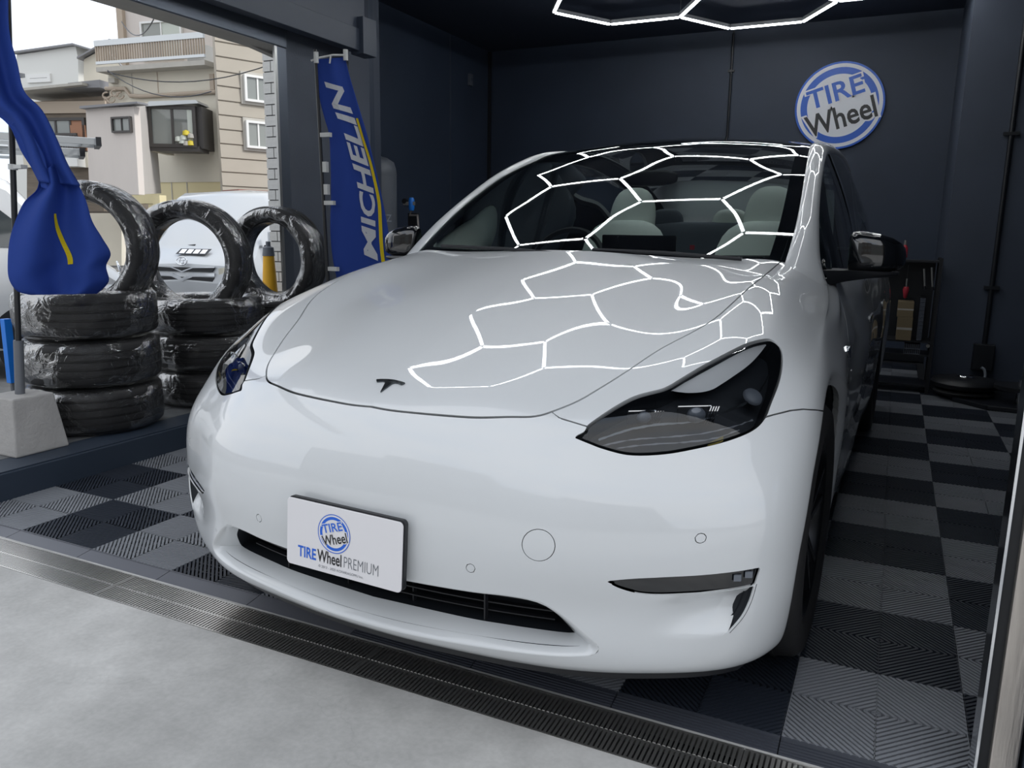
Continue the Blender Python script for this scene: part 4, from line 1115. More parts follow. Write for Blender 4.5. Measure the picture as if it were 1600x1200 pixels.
def logo(parent, P0, X, U, Nn, r, step, face='logo_white', outline_=True):
    """round shop logo: blue rings and tilted two-line lettering"""
    def flat(V, F, m, off, name):
        V = np.array(V); P = P0 + np.outer(V[:, 0], X) + np.outer(V[:, 1], U) + Nn * off; G().add(P, F).obj(name, m, parent)
    n = 72; flat([(r * math.cos(2 * PI * k / n), r * math.sin(2 * PI * k / n)) for k in range(n)], [tuple(range(n))], face, step * 1, 'logo_disc')
    flat(*ring_poly(r * .955, r), 'logo_blue', step * 2, 'logo_ring'); flat(*ring_poly(r * .72, r * .87), 'logo_blue', step * 2, 'logo_ring')
    rot = R(17)
    c_, s_ = math.cos(rot), math.sin(rot)
    def pos(a, b): return a * r * c_ - b * r * s_, a * r * s_ + b * r * c_
    for s, m, a, b, size, sx in (('TIRE', 'logo_blue', -.015, .33, .44, 1.26), ('Wheel', 'logo_black', -.03, -.27, .52, 1.58)):
        x, y = pos(a, b)
        flat_text(parent, 'letter_outline', s, face, P0, X, U, Nn, size * r * 1.16, x, y, step * 3, .055, sx * r * 1.07, rot)
        flat_text(parent, 'lettering', s, m, P0, X, U, Nn, size * r, x, y, step * 4, .018, sx * r, rot)
# plate pose found from its four corners (world), brought into the car's frame
pl = empty('licence_plate', (0.0, -.050, .4431)); pl.parent = car; pl.rotation_euler = (R(-2.6), R(1.1), R(.95))
# local axes: x right, z up, -y towards the viewer
Xp, Up, Np = np.array([1., 0, 0]), np.array([0, 0, 1.]), np.array([0, -1., 0])
G().prism(roundrect(.165, .0825, .011), -.004, .0, lambda a, b, h: (a, h, b)).obj('plate_board', 'plate_white', pl, bevel=.0012)
G().prism(roundrect(.1655, .083, .011), .001, .012, lambda a, b, h: (a + .003, h, b + .003)).obj('plate_holder', 'satin_black', pl)
G().box(-.06, .06, .006, .05, -.03, .05).obj('bracket', 'satin_black', pl)
P0 = np.array([0, -.0042, 0])
logo(pl, P0 + np.array([-.024, 0, .018]), Xp, Up, Np, .047, .00025, 'plate_white')
flat_text(pl, 'lettering', 'TIRE', 'logo_blue', P0, Xp, Up, Np, .0275, -.1030, -.0440, .0004, .022, .0545)
flat_text(pl, 'lettering', 'Wheel', 'logo_black', P0, Xp, Up, Np, .0300, -.0365, -.0430, .0004, .016, .0710)
flat_text(pl, 'lettering', 'PREMIUM', 'print_grey', P0, Xp, Up, Np, .0265, .0545, -.0435, .0004, -.012, .0970)
flat_text(pl, 'lettering', '© 2013 - 2025 KOHARAGOMU Inc.', 'print_grey', P0, Xp, Up, Np, .0062, -.003, -.0685, .0004, 0, .130)
# ================================================================ SHOP SIGN
P0 = at_plane(1311, 165, 1, YB - .0355)
sg = empty('round_sign', tuple(P0), 0, 'round white and blue wall sign reading TIRE Wheel', 'sign')
r_s = .394
G().lathe([(0, 0), (r_s, 0), (r_s + .002, .01), (r_s + .002, .035), (0, .035)], 72, axis=1).obj('sign_board', 'logo_blue', sg, smooth=40)
logo(sg, np.array([0, -.0365 + .036 - .001, 0]), np.array([1., 0, 0]), np.array([0, 0, 1.]), np.array([0, -1., 0]), r_s, .0012)

# ================================================================ TYRES
def tyre_mesh(ro, ri, w_, name='tyre'):
    h = w_ / 2; s = ro - ri
    prof = [(ri, h * .72), (ri + s * .12, h * .86), (ri + s * .35, h), (ri + s * .62, h * .99), (ri + s * .85, h * .90), (ri + s * .95, h * .78)]
    tread = []
    gro = [-.52, -.18, .18, .52]
    for c in gro:
        pass
    pts_ = []
    ys = [h * .78]
    for c in gro[::-1]:
        pts_ += [(ro - .003 * abs(c) * 2, h * c + .006), (ro - .011, h * c + .004), (ro - .011, h * c - .004), (ro - .003 * abs(c) * 2, h * c - .006)]
    prof = prof + pts_ + [(r, -y) for r, y in prof[::-1]] + [(ri - .012, -h * .60), (ri - .012, h * .60)]
    return G().lathe(prof, 72, closed=True).mesh(name, 'rubber', smooth=35)
def film_mesh(ro, ri, w_, seed):
    rg = np.random.default_rng(seed); h = w_ / 2; s = ro - ri; prof = [(ri - .016, h * .5), (ri, h * .8), (ri + s * .35, h + .004), (ri + s * .7, h + .003), (ro - .004, h * .8), (ro + .004, h * .4), (ro + .004, -h * .4), (ro - .004, -h * .8), (ri + s * .7, -h - .003), (ri + s * .35, -h - .004), (ri, -h * .8), (ri - .016, -h * .5)]
    n = 90; ph = rg.uniform(0, 6.28, 12); rows_ = []
    for k in range(n):
        t = 2 * PI * k / n
        rows_.append([((r + .0022 * sum(math.sin((3 + 2 * q) * t + ph[q] + j * .9) for q in range(5))) * math.cos(t), (r + .0022 * sum(math.sin((3 + 2 * q) * t + ph[q] + j * .9) for q in range(5))) * math.sin(t), z) for j, (r, z) in enumerate(prof)])
    return G().grid(rows_, closed_u=True, closed_v=True).mesh('plastic_wrap', 'film', smooth=80)
def tyre(loc, axis, ro, ri, w_, seed, label, group):
    """axis: direction of the tyre's axle"""
    t = empty('tyre', tuple(loc), 0, label, 'tyre', group)
    q = Vector((0, 0, 1)).rotation_difference(Vector(axis)); t.rotation_mode = 'QUATERNION'; t.rotation_quaternion = q @ Euler((0, 0, seed * 1.3)).to_quaternion()
    link('carcass', tyre_mesh(ro, ri, w_), t); link('plastic_wrap', film_mesh(ro, ri, w_, seed), t)
    return t
def stack_center(u, D, z): p = at_dist(u, 480, D); return np.array([p[0], p[1], z])
ZC = .124; seed = 1
stk = [('front', 137, 4.63, .330, .240), ('middle', 322, 5.10, .325, .212), ('rear', 447, 5.64, .320, .192)]
names = {'front': 'left stack beside the concrete block', 'middle': 'middle stack', 'rear': 'right stack nearest the door jamb'}
for nm, u, D, ro, w_ in stk:
    for k, wd in enumerate(('bottom', 'middle', 'top')):
        c = stack_center(u, D, ZC + w_ * (k + .5) + .001)
        c[:2] += RNG.uniform(-.006, .006, 2) if k else 0
        seed += 1
        tyre(c, (0, 0, 1), ro + (.003 if k == 2 else 0), ro - .105, w_ - .016, seed, 'film-wrapped tyre lying at the %s of the %s' % (wd, names[nm]), 'film-wrapped tyres lying in stacks')
ax1 = (math.sin(R(-20)), math.cos(R(-20)), 0); ax3 = (math.sin(R(-6)), math.cos(R(-6)), 0)
c = at_dist(140, 386, 4.63); tyre(c, ax1, .330, .250, .225, 21, 'wrapped tyre standing upright behind the near blue flag', 'tyres standing upright on the stacks')
c = at_dist(297, 407, 5.05); tyre(c, ax1, .348, .255, .215, 22, 'wrapped tyre standing upright in the middle, silver van seen through it', 'tyres standing upright on the stacks')
c = at_dist(432, 404, 5.50); tyre(c, ax3, .338, .246, .215, 23, 'wrapped tyre standing upright at the right, yellow cone seen through it', 'tyres standing upright on the stacks')

# ================================================================ FLAGS
bs = empty('concrete_flag_base', (-3.462, .462, .124), 0, 'grey concrete block foot of the near flag pole', 'flag base')
g = G(); b0, b1 = .130, .098
g.add([(-b0, -b0, 0), (b0, -b0, 0), (b0, b0, 0), (-b0, b0, 0), (-b1, -b1, .262), (b1, -b1, .262), (b1, b1, .262), (-b1, b1, .262)], [(0, 3, 2, 1), (4, 5, 6, 7), (0, 1, 5, 4), (1, 2, 6, 5), (2, 3, 7, 6), (3, 0, 4, 7)])
g.obj('block', 'block', bs, bevel=.008)
def cloth_rows(rowsL, rowsR, D, n=22, amp=.03, waves=2.5, ph=0., sub=6):
    Lc = catmull([(a, b) for a, b in rowsL], sub, False); Rc = catmull([(a, b) for a, b in rowsR], sub, False); out_ = []
    for k, (l, r) in enumerate(zip(Lc, Rc)):
        row = []
        for j, s in enumerate(np.linspace(0, 1, n)):
            p = l * (1 - s) + r * s; d = D(s, k / (len(Lc) - 1)) if callable(D) else D
            row.append(at_dist(p[0], p[1], d + amp * math.sin(PI * waves * s + ph + k * .05)))
        out_.append(row)
    return out_
def thick_cloth(name, rows_, m, parent, t=.0015):
    g = G().grid(rows_); o = g.obj(name, m, parent, smooth=70); md = o.modifiers.new('thickness', 'SOLIDIFY'); md.thickness = t; return o

f1 = empty('banner_flag', (0, 0, 0), 0, 'near blue banner flag twisted by the wind in the concrete block', 'flag')
base_p = at_dist(34, 612, 4.10); base_p = np.array([-3.462, .462, .386]); top_p = at_dist(6, -190, 4.16)
dirp = (top_p - base_p) / np.linalg.norm(top_p - base_p)
G().tube([base_p, base_p + dirp * .25], .021, 14).obj('pole_socket', 'pole_grey', f1, smooth=True)
G().tube([base_p + dirp * .2, base_p + dirp * 2.6], .0125, 12).obj('pole', 'pole_black', f1, smooth=True)
for s_ in (.55, 1.02, 1.40):
    p_ = base_p + dirp * s_; G().tube([p_ - dirp * .012, p_ + dirp * .012], .019, 12).obj('clip', 'clip_white', f1, smooth=True)
    G().box(p_[0], p_[0] + .07, p_[1] - .01, p_[1] + .02, p_[2] - .008, p_[2] + .008).obj('strap', 'clip_white', f1)
p_ = base_p + dirp * 1.36; G().tube([p_, p_ + dirp * .07], .020, 12).obj('pole_joint', 'pole_grey', f1, smooth=True)
# upper cloth: hangs from above the frame, narrows, then folds over itself
up_L = [(-75, -130), (-70, -40), (-60, 40), (-45, 110), (-20, 165), (8, 190), (26, 212), (42, 248), (60, 284)]
up_R = [(14, -130), (13, -40), (14, 45), (27, 98), (38, 142), (66, 172), (88, 214), (106, 256), (126, 290)]
thick_cloth('cloth', cloth_rows(up_L, up_R, lambda s, t: 4.02 - .10 * t, 26, .030, 3.2), 'cloth_blue', f1)
mid_L = [(14, 196), (20, 206), (34, 238), (58, 276), (64, 292)]; mid_R = [(22, 190), (42, 200), (66, 236), (74, 262), (80, 300)]
thick_cloth('cloth_fold', cloth_rows(mid_L, mid_R, lambda s, t: 3.96 - .04 * t, 12, .012, 1.3, .6), 'cloth_blue', f1)
lo_L = [(62, 272), (58, 296), (38, 316), (24, 345), (15, 375), (12, 408), (14, 436), (27, 455), (48, 461)]
lo_R = [(98, 246), (118, 280), (134, 312), (144, 345), (160, 372), (173, 396), (166, 416), (170, 440), (152, 459)]
lo_rows = cloth_rows(lo_L, lo_R, lambda s, t: 3.92 + .05 * s - .03 * math.sin(PI * t) + .018 * math.sin(9 * s + 5 * t), 30, .024, 3.4, .4)
thick_cloth('cloth_tail', lo_rows, 'cloth_blue', f1)
# yellow printed stroke
LR = np.array(lo_rows)
def cloth_at(rows_arr, s, t, off=.004):
    a = rows_arr; nr, nc = a.shape[:2]; i = min(max(t * (nr - 1), 0), nr - 1.001); j = min(max(s * (nc - 1), 0), nc - 1.001); i0, j0 = int(i), int(j); fi, fj = i - i0, j - j0
    p = (a[i0, j0] * (1 - fi) + a[i0 + 1, j0] * fi) * (1 - fj) + (a[i0, j0 + 1] * (1 - fi) + a[i0 + 1, j0 + 1] * fi) * fj
    d = CAM - p; return p + d / np.linalg.norm(d) * off
g = G(); g.grid([[cloth_at(LR, .505 + .115 * t + a, .33 + .36 * t) for a in (-.003 - .022 * min(1, t * 3), .026 + .0 * t)] for t in np.linspace(0, 1, 14)]); g.obj('yellow_stroke', 'cloth_yellow', f1)

f2 = empty('banner_flag', (0, 0, 0), 0, 'blue banner flag lettered MICHELIN beside the door jamb', 'flag')
pb = at_dist(519, 560, 4.98); pt = at_dist(493, 86, 4.98)
pb = pb + (pt - pb) * 0; d2 = (pt - pb) / np.linalg.norm(pt - pb)
low = pb - d2 * ((pb[2] - .10) / d2[2])
G().tube([low, pt + d2 * .03], [.013, .009], 10).obj('pole', 'pole_black', f2, smooth=True)
G().lathe([(0, 0), (.19, 0), (.19, .03), (.06, .06), (.03, .10), (0, .10)], 32, c=(low[0], low[1], 0.0)).obj('foot', 'rubber', f2, smooth=40)
G().tube([at_dist(486, 95, 4.98), at_dist(500, 90, 4.97), at_dist(520, 86, 4.96), at_dist(541, 86, 4.96)], .006, 8).obj('top_rod', 'clip_white', f2, smooth=True)
for u, v in ((494, 90), (540, 86)): 
    c_ = at_dist(u, v, 4.965); G().lathe([(0, -.03), (.014, -.03), (.014, .03), (0, .03)], 10, c=tuple(c_)).obj('rod_end', 'clip_white', f2)
G().tube([at_dist(517, 86, 4.95), at_dist(515, 99, 4.95)], .005, 6).obj('strap', 'clip_white', f2)
for u, v in ((502, 211), (506, 261), (508, 296), (508, 317), (514, 420)):
    c_ = at_dist(u + 3, v, 4.97); wid = .055 if v in (211, 317, 420) else .012
    G().box(c_[0] - .018, c_[0] + wid, c_[1] - .012, c_[1] + .012, c_[2] - (.012 if wid > .03 else .03), c_[2] + (.012 if wid > .03 else .03)).obj('clip', 'clip_white', f2)
fl_L = [(493, 93), (495, 120), (500, 157), (507, 185), (514, 210), (516, 245), (517, 300), (516, 360), (520, 405), (529, 450), (540, 520)]
fl_R = [(539, 89), (546, 118), (556, 152), (565, 182), (574, 212), (583, 248), (595, 300), (605, 350), (613, 400), (622, 450), (636, 520)]
FR = np.array(cloth_rows(fl_L, fl_R, lambda s, t: 5.0 - .04 * s, 26, .012, 2.6, .2, 8))
thick_cloth('cloth', [list(r_) for r_ in FR], 'cloth_blue', f2)
vs_ = np.array([p[1] for p in catmull(fl_L, 8, False)]); tt_ = np.linspace(0, 1, len(vs_))
def flag_pt(s, vpx, off=.006): return cloth_at(FR, s, float(np.interp(vpx, vs_, tt_)), off)
Vt, Ft = text_mesh('MICHELIN', 1., .028, .22, 1.0, 0, 3, 'LEFT')
x0_, x1_ = Vt[:, 0].min(), Vt[:, 0].max(); y1_ = Vt[:, 1].max()
VK = [128, 145, 184, 210, 272, 315, 380, 411]
def msg(a, b):   # a along the word (bottom to top), b from baseline (0) to cap height (1)
    v = 411 - a * (411 - 128); sb = float(np.interp(v, VK, [.66, .71, .78, .80, .86, .84, .76, .74])); st = float(np.interp(v, VK, [.20, .25, .34, .40, .53, .56, .54, .53]))
    if a > .8: st -= .0
    return flag_pt(sb + (st - sb) * b, v - (b - .5) * 0)
import bmesh
bm = bmesh.new(); vv_ = [bm.verts.new((p[0], p[1], 0)) for p in Vt]
for f in Ft:
    try: bm.faces.new([vv_[i] for i in f])
    except ValueError: pass
bmesh.ops.triangulate(bm, faces=bm.faces); bmesh.ops.subdivide_edges(bm, edges=[e for e in bm.edges if e.calc_length() > .12], cuts=2, use_grid_fill=False); bmesh.ops.triangulate(bm, faces=bm.faces)
bm.verts.index_update(); g = G(); g.add([msg((v.co.x - x0_) / (x1_ - x0_), v.co.y / y1_) for v in bm.verts], [[v.index for v in f.verts] for f in bm.faces]); bm.free()
g.obj('lettering', 'cloth_white', f2)
yl = catmull([(.86, 187), (.86, 212), (.91, 247), (.925, 285), (.925, 319), (.885, 356), (.84, 397), (.82, 450)], 8, False)
g = G(); g.grid([[flag_pt(s - .03, v), flag_pt(s + .03 , v)] for s, v in yl]); g.obj('yellow_line', 'cloth_yellow', f2)

# small blue board behind the near pole
bl = at_dist(19, 592, 4.9); bb = empty('blue_board', tuple(bl), 0, 'narrow blue plastic board outside behind the near flag pole', 'board')
G().box(-.018, .018, -.02, .02, -.02, .32).obj('panel', 'blue_plastic', bb, bevel=.002); G().tube([(0, 0, -.02), (0, 0, -(bl[2] + .4) + .01)], .012, 8).obj('stake', 'pole_grey', bb)

def rebase(o, p):
    p = Vector(tuple(map(float, p))); o.location = p
    for ch in o.children: ch.location = ch.location - p
rebase(f1, base_p); rebase(f2, low)
# ================================================================ BACK OF THE GARAGE
TD = 7.12; tp = at_dist(586, 300, TD); tk = empty('compressor_tank', (tp[0], tp[1], 0), 0, 'grey upright air tank standing behind the lettered flag', 'tank')
zt = at_dist(589, 244, TD)[2]
G().lathe([(0, zt), (.05, zt), (.11, zt - .015), (.165, zt - .05), (.182, zt - .10), (.187, zt - .14), (.187, .35), (.19, .28), (.12, .23), (0, .22)], 48).obj('vessel', 'tank', tk, smooth=50)
G().lathe([(.1875, zt - .16), (.189, zt - .16), (.189, zt - .15), (.1875, zt - .15)], 48, closed=True).obj('weld_seam', 'tank', tk, smooth=50)
for k in range(3):
    a = 2 * PI * k / 3; G().tube([(.16 * math.cos(a), .16 * math.sin(a), .30), (.18 * math.cos(a), .18 * math.sin(a), 0.0)], .018, 8).obj('leg', 'satin_black', tk)
rr_ = [(-.0, 0), ]
G().tube([(.0, 0, zt - .02), (.0, 0, zt + .03)], .012, 8).obj('valve', 'tank', tk); g = G().lathe([(.018, -.004), (.026, -.004), (.026, .004), (.018, .004)], 18, axis=1, c=(.0, 0, zt + .055), closed=True); g.obj('lifting_ring', 'tank', tk)
vd = np.array([CAM[0] - tp[0], CAM[1] - tp[1]]); a0_ = math.atan2(vd[1], vd[0])
Vt, Ft = text_mesh('ANZ', .085, .001, 0, 1.0); zq = at_dist(600, 346, TD - .2)[2]
g = G(); g.add([(.190 * math.cos(a0_ + (x + .06) / .187), .190 * math.sin(a0_ + (x + .06) / .187), zq + y) for x, y, _ in Vt], Ft); g.obj('lettering', 'tank_text', tk)
# regulator with blue filter and brass fittings on the tank's side
rp = at_dist(640, 318, 7.1); rg_ = empty('air_regulator', tuple(rp), 0, 'blue air filter regulator on a black stand right of the tank', 'regulator')
G().lathe([(0, -.06), (.02, -.06), (.026, -.04), (.026, .03), (.018, .05), (0, .05)], 16, c=(.02, 0, 0)).obj('filter_bowl', 'blue_plastic', rg_, smooth=40)
G().lathe([(0, -.02), (.022, -.02), (.022, .02), (0, .02)], 14, c=(-.045, 0, .02), axis=1).obj('gauge', 'satin_black', rg_); G().box(-.06, .05, -.015, .015, -.015, .015).obj('manifold', 'steel', rg_, bevel=.003)
G().tube([(.02, 0, -.06), (.0, 0, -.10), (.08, 0, -.10), (.09, 0, -.20), (.07, 0, -.30)], .010, 8).obj('hose', 'steel', rg_, smooth=True)
G().box(-.04, .05, .03, .08, -rp[2] + .001, -.08).obj('stand', 'satin_black', rg_, bevel=.004)
# grey bench with a yellow spray bottle (seen through the windscreen)
q = at_plane(762, 384, 1, 6.2); bc = empty('grey_bench', (max(q[0] - .05, -3.72), 6.3, 0), 0, 'low grey bench cabinet by the back wall seen through the windscreen', 'cabinet')
zb = at_plane(735, 386, 1, 6.2)[2]
G().box(-.42, .42, -.2, .2, .0, zb).obj('carcass', 'shelf_grey', bc, bevel=.006); G().box(-.41, -.01, -.208, -.2, .05, zb - .04).obj('door', 'wall_grey', bc); G().box(.01, .41, -.208, -.2, .05, zb - .04).obj('door', 'wall_grey', bc)
q2 = at_plane(737, 386, 1, 6.2); sb_ = empty('spray_bottle', (q2[0], 6.2, zb + .001), 0, 'yellow spray bottle with a white trigger on the grey bench', 'bottle')
G().lathe([(0, 0), (.045, 0), (.05, .02), (.05, .11), (.035, .15), (.016, .17), (.016, .19), (0, .19)], 20).obj('body', 'bottle_yellow', sb_, smooth=50); G().box(-.05, .02, -.012, .012, .19, .225).obj('trigger_head', 'clip_white', sb_, bevel=.004); G().tube([(-.03, 0, .19), (-.045, 0, .15)], .005, 6).obj('trigger', 'clip_white', sb_)
G().box(-.0501, .0501, -.052, -.0505, .04, .09).obj('bottle_label', 'tool_red', sb_)

# tool rack with boxes in the niche left of the pier
q = at_plane(1421, 590, 1, 4.98); rx = q[0]
rk = empty('tool_rack', (.24, 5.0, 0), 0, 'black steel tool rack between the car and the pier', 'rack')
hz = at_plane(1425, 402, 1, 4.98)[2]
for x in (-.26, .20):
    for y in (-.14, .14): G().box(x - .012, x + .012, y - .012, y + .012, 0, hz).obj('upright', 'satin_black', rk)
zA = at_plane(1399, 531, 1, 4.84)[2] - .001; zC2 = at_plane(1412, 552, 1, 4.86)[2] - .001
shelf_z = [.06, zC2, zA, hz - .02]
for z in shelf_z: G().box(-.26, .20, -.15, .15, z - .012, z).obj('shelf', 'satin_black', rk)
G().box(-.24, .18, .13, .15, zA, hz - .04).obj('back_panel', 'conduit', rk)
for k, (u0, v0, u1, v1) in enumerate(((1401, 472, 1429, 495), (1399, 496, 1427, 531))):
    a = at_plane(u0, v1, 1, 4.84); b = at_plane(u1, v0, 1, 4.84)
    bx = empty('cardboard_box', ((a[0] + b[0]) / 2, 4.95, a[2]), 0, ['small brown cardboard box, upper of two on the tool rack', 'brown cardboard box, lower of two on the tool rack'][k], 'box', 'cardboard boxes on the tool rack')
    w_, h_ = (b[0] - a[0]) / 2, b[2] - a[2]; G().box(-w_, w_, -.11, .11, 0, h_ - .003).obj('carton', 'cardboard', bx, bevel=.003); G().box(-w_, w_, -.1112, -.11, h_ * .45, h_ * .55).obj('tape', 'soffit', bx)
for k, (u0, v0, u1, v1) in enumerate(((1432, 466, 1446, 531), (1412, 538, 1438, 552))):
    a = at_plane(u0, v1, 1, 4.86); b = at_plane(u1, v0, 1, 4.86)
    bk = empty('wire_basket', ((a[0] + b[0]) / 2, 4.86, a[2]), 0, ['tall woven wire basket right of the cardboard boxes', 'low wire basket below the cardboard boxes'][k], 'basket', 'wire baskets on the tool rack')
    w_, h_ = (b[0] - a[0]) / 2, b[2] - a[2]
    for i in range(6 if k == 0 else 9): x = -w_ + 2 * w_ * i / (5 if k == 0 else 8); G().tube([(x, 0, 0), (x, 0, h_)], .0035, 5).obj('wire', 'wall_grey', bk)
    for i in range(int(h_ / .028)): z = h_ * i / int(h_ / .028); G().tube([(-w_, -.003, z), (w_, -.003, z)], .0035, 5).obj('wire', 'wall_grey', bk)
    G().box(-w_, w_, .004, .2, 0, h_).obj('liner', 'satin_black', bk)
hk = [(1444, 420, 1445, 447, 'tool_steel'), (1456, 418, 1457, 448, 'tool_steel')]
for k, (u0, v0, u1, v1, mm) in enumerate(hk):
    a = at_plane(u0, v0, 1, 4.83); b = at_plane(u1, v1, 1, 4.83)
    t_ = empty('hanging_tool', tuple(a), 0, ['left one of two steel tools hanging from the rack top', 'right one of two steel tools hanging from the rack top'][k], 'tool', 'steel tools hanging on the rack')
    d_ = b - a; G().tube([(0, 0, 0), tuple(d_)], .007, 8).obj('shaft', mm, t_, smooth=True); G().tube([tuple(d_), tuple(d_ * 1.18)], .011, 8).obj('handle', 'satin_black', t_, smooth=True)
a = at_plane(1416, 448, 1, 4.83); t_ = empty('red_tool', tuple(a), 0, 'small red hand tool hanging in front of the dark rack', 'tool')
G().tube([(0, 0, .06), (0, 0, .0)], .006, 8).obj('shaft', 'tool_steel', t_); G().lathe([(0, -.09), (.012, -.08), (.022, -.02), (.016, .0), (0, .0)], 12).obj('handle', 'tool_red', t_, smooth=60); G().tube([(0, 0, .06), (0, 0, .16)], .002, 5).obj('cord', 'satin_black', t_)
a = at_plane(1415, 378, 1, 4.88); t_ = empty('spray_can', (a[0], 4.9, hz + .001), 0, 'small red and silver can on top of the tool rack', 'can'); hh_ = max(.05, a[2] - hz)
G().lathe([(0, 0), (.022, 0), (.022, hh_ * .6), (.010, hh_ * .8), (0, hh_)], 14).obj('can_body', 'tool_red', t_, smooth=40); G().lathe([(0, hh_ * .8), (.011, hh_ * .8), (.008, hh_ * 1.1), (0, hh_ * 1.1)], 12).obj('nozzle', 'tool_steel', t_)
a = at_plane(1450, 541, 1, 4.84); t_ = empty('steel_knob', tuple(a), 0, 'small round steel knob on the side of the tool rack', 'knob'); g = G().lathe([(0, -.02), (.012, -.02), (.014, .0), (0, .0)], 14, axis=1); g.obj('cap', 'tool_steel', t_)
t_.location.y = 4.857

# low black mat with a round creeper stool and a chrome stand
mt = empty('rubber_mat', (0, 0, 0), 0, 'low black rubber platform under the round stool at the back right', 'mat')
G().prism([(.52, 5.05), (.60, 4.62), (.80, 4.40), (2.0, 4.30), (2.0, 5.05)], .001, .035, lambda a, b, h: (a, b, h)).obj('platform', 'conduit', mt, bevel=.006)
sp = at_dist(1503, 603, 6.55); st = empty('round_stool', (sp[0] + .02, sp[1] + .05, .036), 0, 'low round black stool with a chrome cap', 'stool')
G().lathe([(0, .035), (.16, .035), (.21, .055), (.225, .085), (.21, .11), (.12, .125), (0, .128)], 40).obj('seat_pad', 'satin_black', st, smooth=50)
G().lathe([(0, .0), (.19, .0), (.205, .018), (.19, .034), (0, .034)], 40).obj('base', 'rubber', st, smooth=50); G().lathe([(0, .129), (.06, .129), (.055, .137), (0, .14)], 24).obj('cap', 'chrome', st, smooth=50)
cs = empty('chrome_stand', (sp[0] + .34, sp[1] - .16, .036), 0, 'short chrome stand with a flat black plate right of the stool', 'stand')
G().tube([(0, 0, 0), (0, 0, .10)], .020, 14).obj('post', 'chrome', cs, smooth=True); G().lathe([(0, .10), (.16, .10), (.16, .125), (0, .125)], 28).obj('plate', 'satin_black', cs, smooth=40); G().tube([(0, 0, .125), (0, 0, .17)], .014, 12).obj('pin', 'chrome', cs, smooth=True)
hp = at_plane(1543, 585, 1, 5.0); ho = empty('air_hose', (0, 0, 0), 0, 'curled grey hose end hanging from the socket box', 'hose')
P = [at_plane(u, v, 1, 5.0) for u, v in ((1533, 574), (1538, 578), (1539, 588), (1534, 597), (1528, 603))]; G().tube([tuple(p) for p in catmull(P, 5, False)], .010, 8).obj('tube', 'tank_text', ho, smooth=True)
# ================================================================ OUTSIDE, LEFT
class Facade:
    """vertical plane through the ground points seen at two image columns"""
    def __init__(s, u0, D0, u1, D1):
        s.a = at_dist(u0, 350, D0)[:2]; s.b = at_dist(u1, 350, D1)[:2]; d = s.b - s.a; s.L = np.linalg.norm(d); s.t = d / s.L
        s.n = np.array([s.t[1], -s.t[0]]); 
        if (CAM[:2] - s.a) @ s.n < 0: s.n = -s.n
    def at(s, u, v):
        d = ray(u, v); k = ((s.a - CAM[:2]) @ s.n) / (d[:2] @ s.n); p = CAM + d * k; return (p[:2] - s.a) @ s.t, p[2]
    def P(s, x, z, h=0.): q = s.a + s.t * x + s.n * h; return (q[0], q[1], z)
    def poly(s, name, m, parent, pix, h0, h1, bevel=0):
        pts_ = [s.at(u, v) for u, v in pix]; return G().prism(pts_, h0, h1, lambda a, b, h: s.P(a, b, h)).obj(name, m, parent, bevel=bevel)
    def rect(s, g, x0, x1, z0, z1, h0, h1): return g.prism([(x0, z0), (x1, z0), (x1, z1), (x0, z1)], h0, h1, lambda a, b, h: s.P(a, b, h))
    def box(s, name, m, parent, x0, x1, z0, z1, h0, h1, bevel=0): return s.rect(G(), x0, x1, z0, z1, h0, h1).obj(name, m, parent, bevel=bevel)
    def pbox(s, name, m, parent, u0, v0, u1, v1, h0, h1, bevel=0):
        a = s.at(u0, v1); b = s.at(u1, v0); return s.box(name, m, parent, a[0], b[0], a[1], b[1], h0, h1, bevel)
    def window(s, parent, u0, v0, u1, v1, fm='frame_dark', pm='pane', mull=1, h=.03, fr=.045, sash=None):
        a = s.at(u0, v1); b = s.at(u1, v0); x0, x1, z0, z1 = a[0], b[0], a[1], b[1]
        g = G()
        for q in ((x0, x1, z0, z0 + fr), (x0, x1, z1 - fr, z1), (x0, x0 + fr, z0 + fr, z1 - fr), (x1 - fr, x1, z0 + fr, z1 - fr)): s.rect(g, *q, 0.0, h + .04)
        for k in range(mull):
            xm = x0 + (x1 - x0) * (k + 1) / (mull + 1); s.rect(g, xm - fr * .35, xm + fr * .35, z0 + fr, z1 - fr, 0, h + .02)
        w_ = g.obj('window', fm, parent)
        for k in range(mull + 1):
            xa = x0 + fr + (x1 - x0 - 2 * fr) * k / (mull + 1); xb = x0 + fr + (x1 - x0 - 2 * fr) * (k + 1) / (mull + 1)
            s.box('pane', pm if not isinstance(pm, (list, tuple)) else pm[k % len(pm)], w_, xa, xb, z0 + fr, z1 - fr, 0.0, h)
        return w_
GZ = -.3
# cream house: upper storey, balcony, projecting room, bay window
F1 = Facade(160, 21.6, 350, 19.2)
h1 = empty('house', (0, 0, 0), 0, 'cream two-storey house with railed balcony and dark-framed bay window', 'house')
def fz(F, v, u): return F.at(u, v)[1]
xL, xR = F1.at(195, 50)[0], F1.at(345, 50)[0]; zb = F1.at(250, 100)[1]; zg = GZ
top = 9.5
F1b = Facade(160, 22.7, 350, 20.3); uL, uR = F1b.at(195, 50)[0], F1b.at(348, 50)[0]
F1b.box('upper_wall', 'stucco_pink', h1, uL, uR, zb - .1, top, -.5, 0)
x165 = F1.at(168, 110)[0]; F1.box('middle_wall', 'stucco_cream', h1, x165, xR + .05, F1.at(250, 285)[1], zb - .05, -1.0, 0)
F1.box('lower_wall', 'stucco_yellow', h1, F1.at(205, 300)[0], xR + .05, F1.at(250, 318)[1], F1.at(250, 285)[1], -1.0, -.02)
F1.box('garage_recess', 'frame_dark', h1, x165, xR, zg, F1.at(250, 318)[1], -2, -1.2)
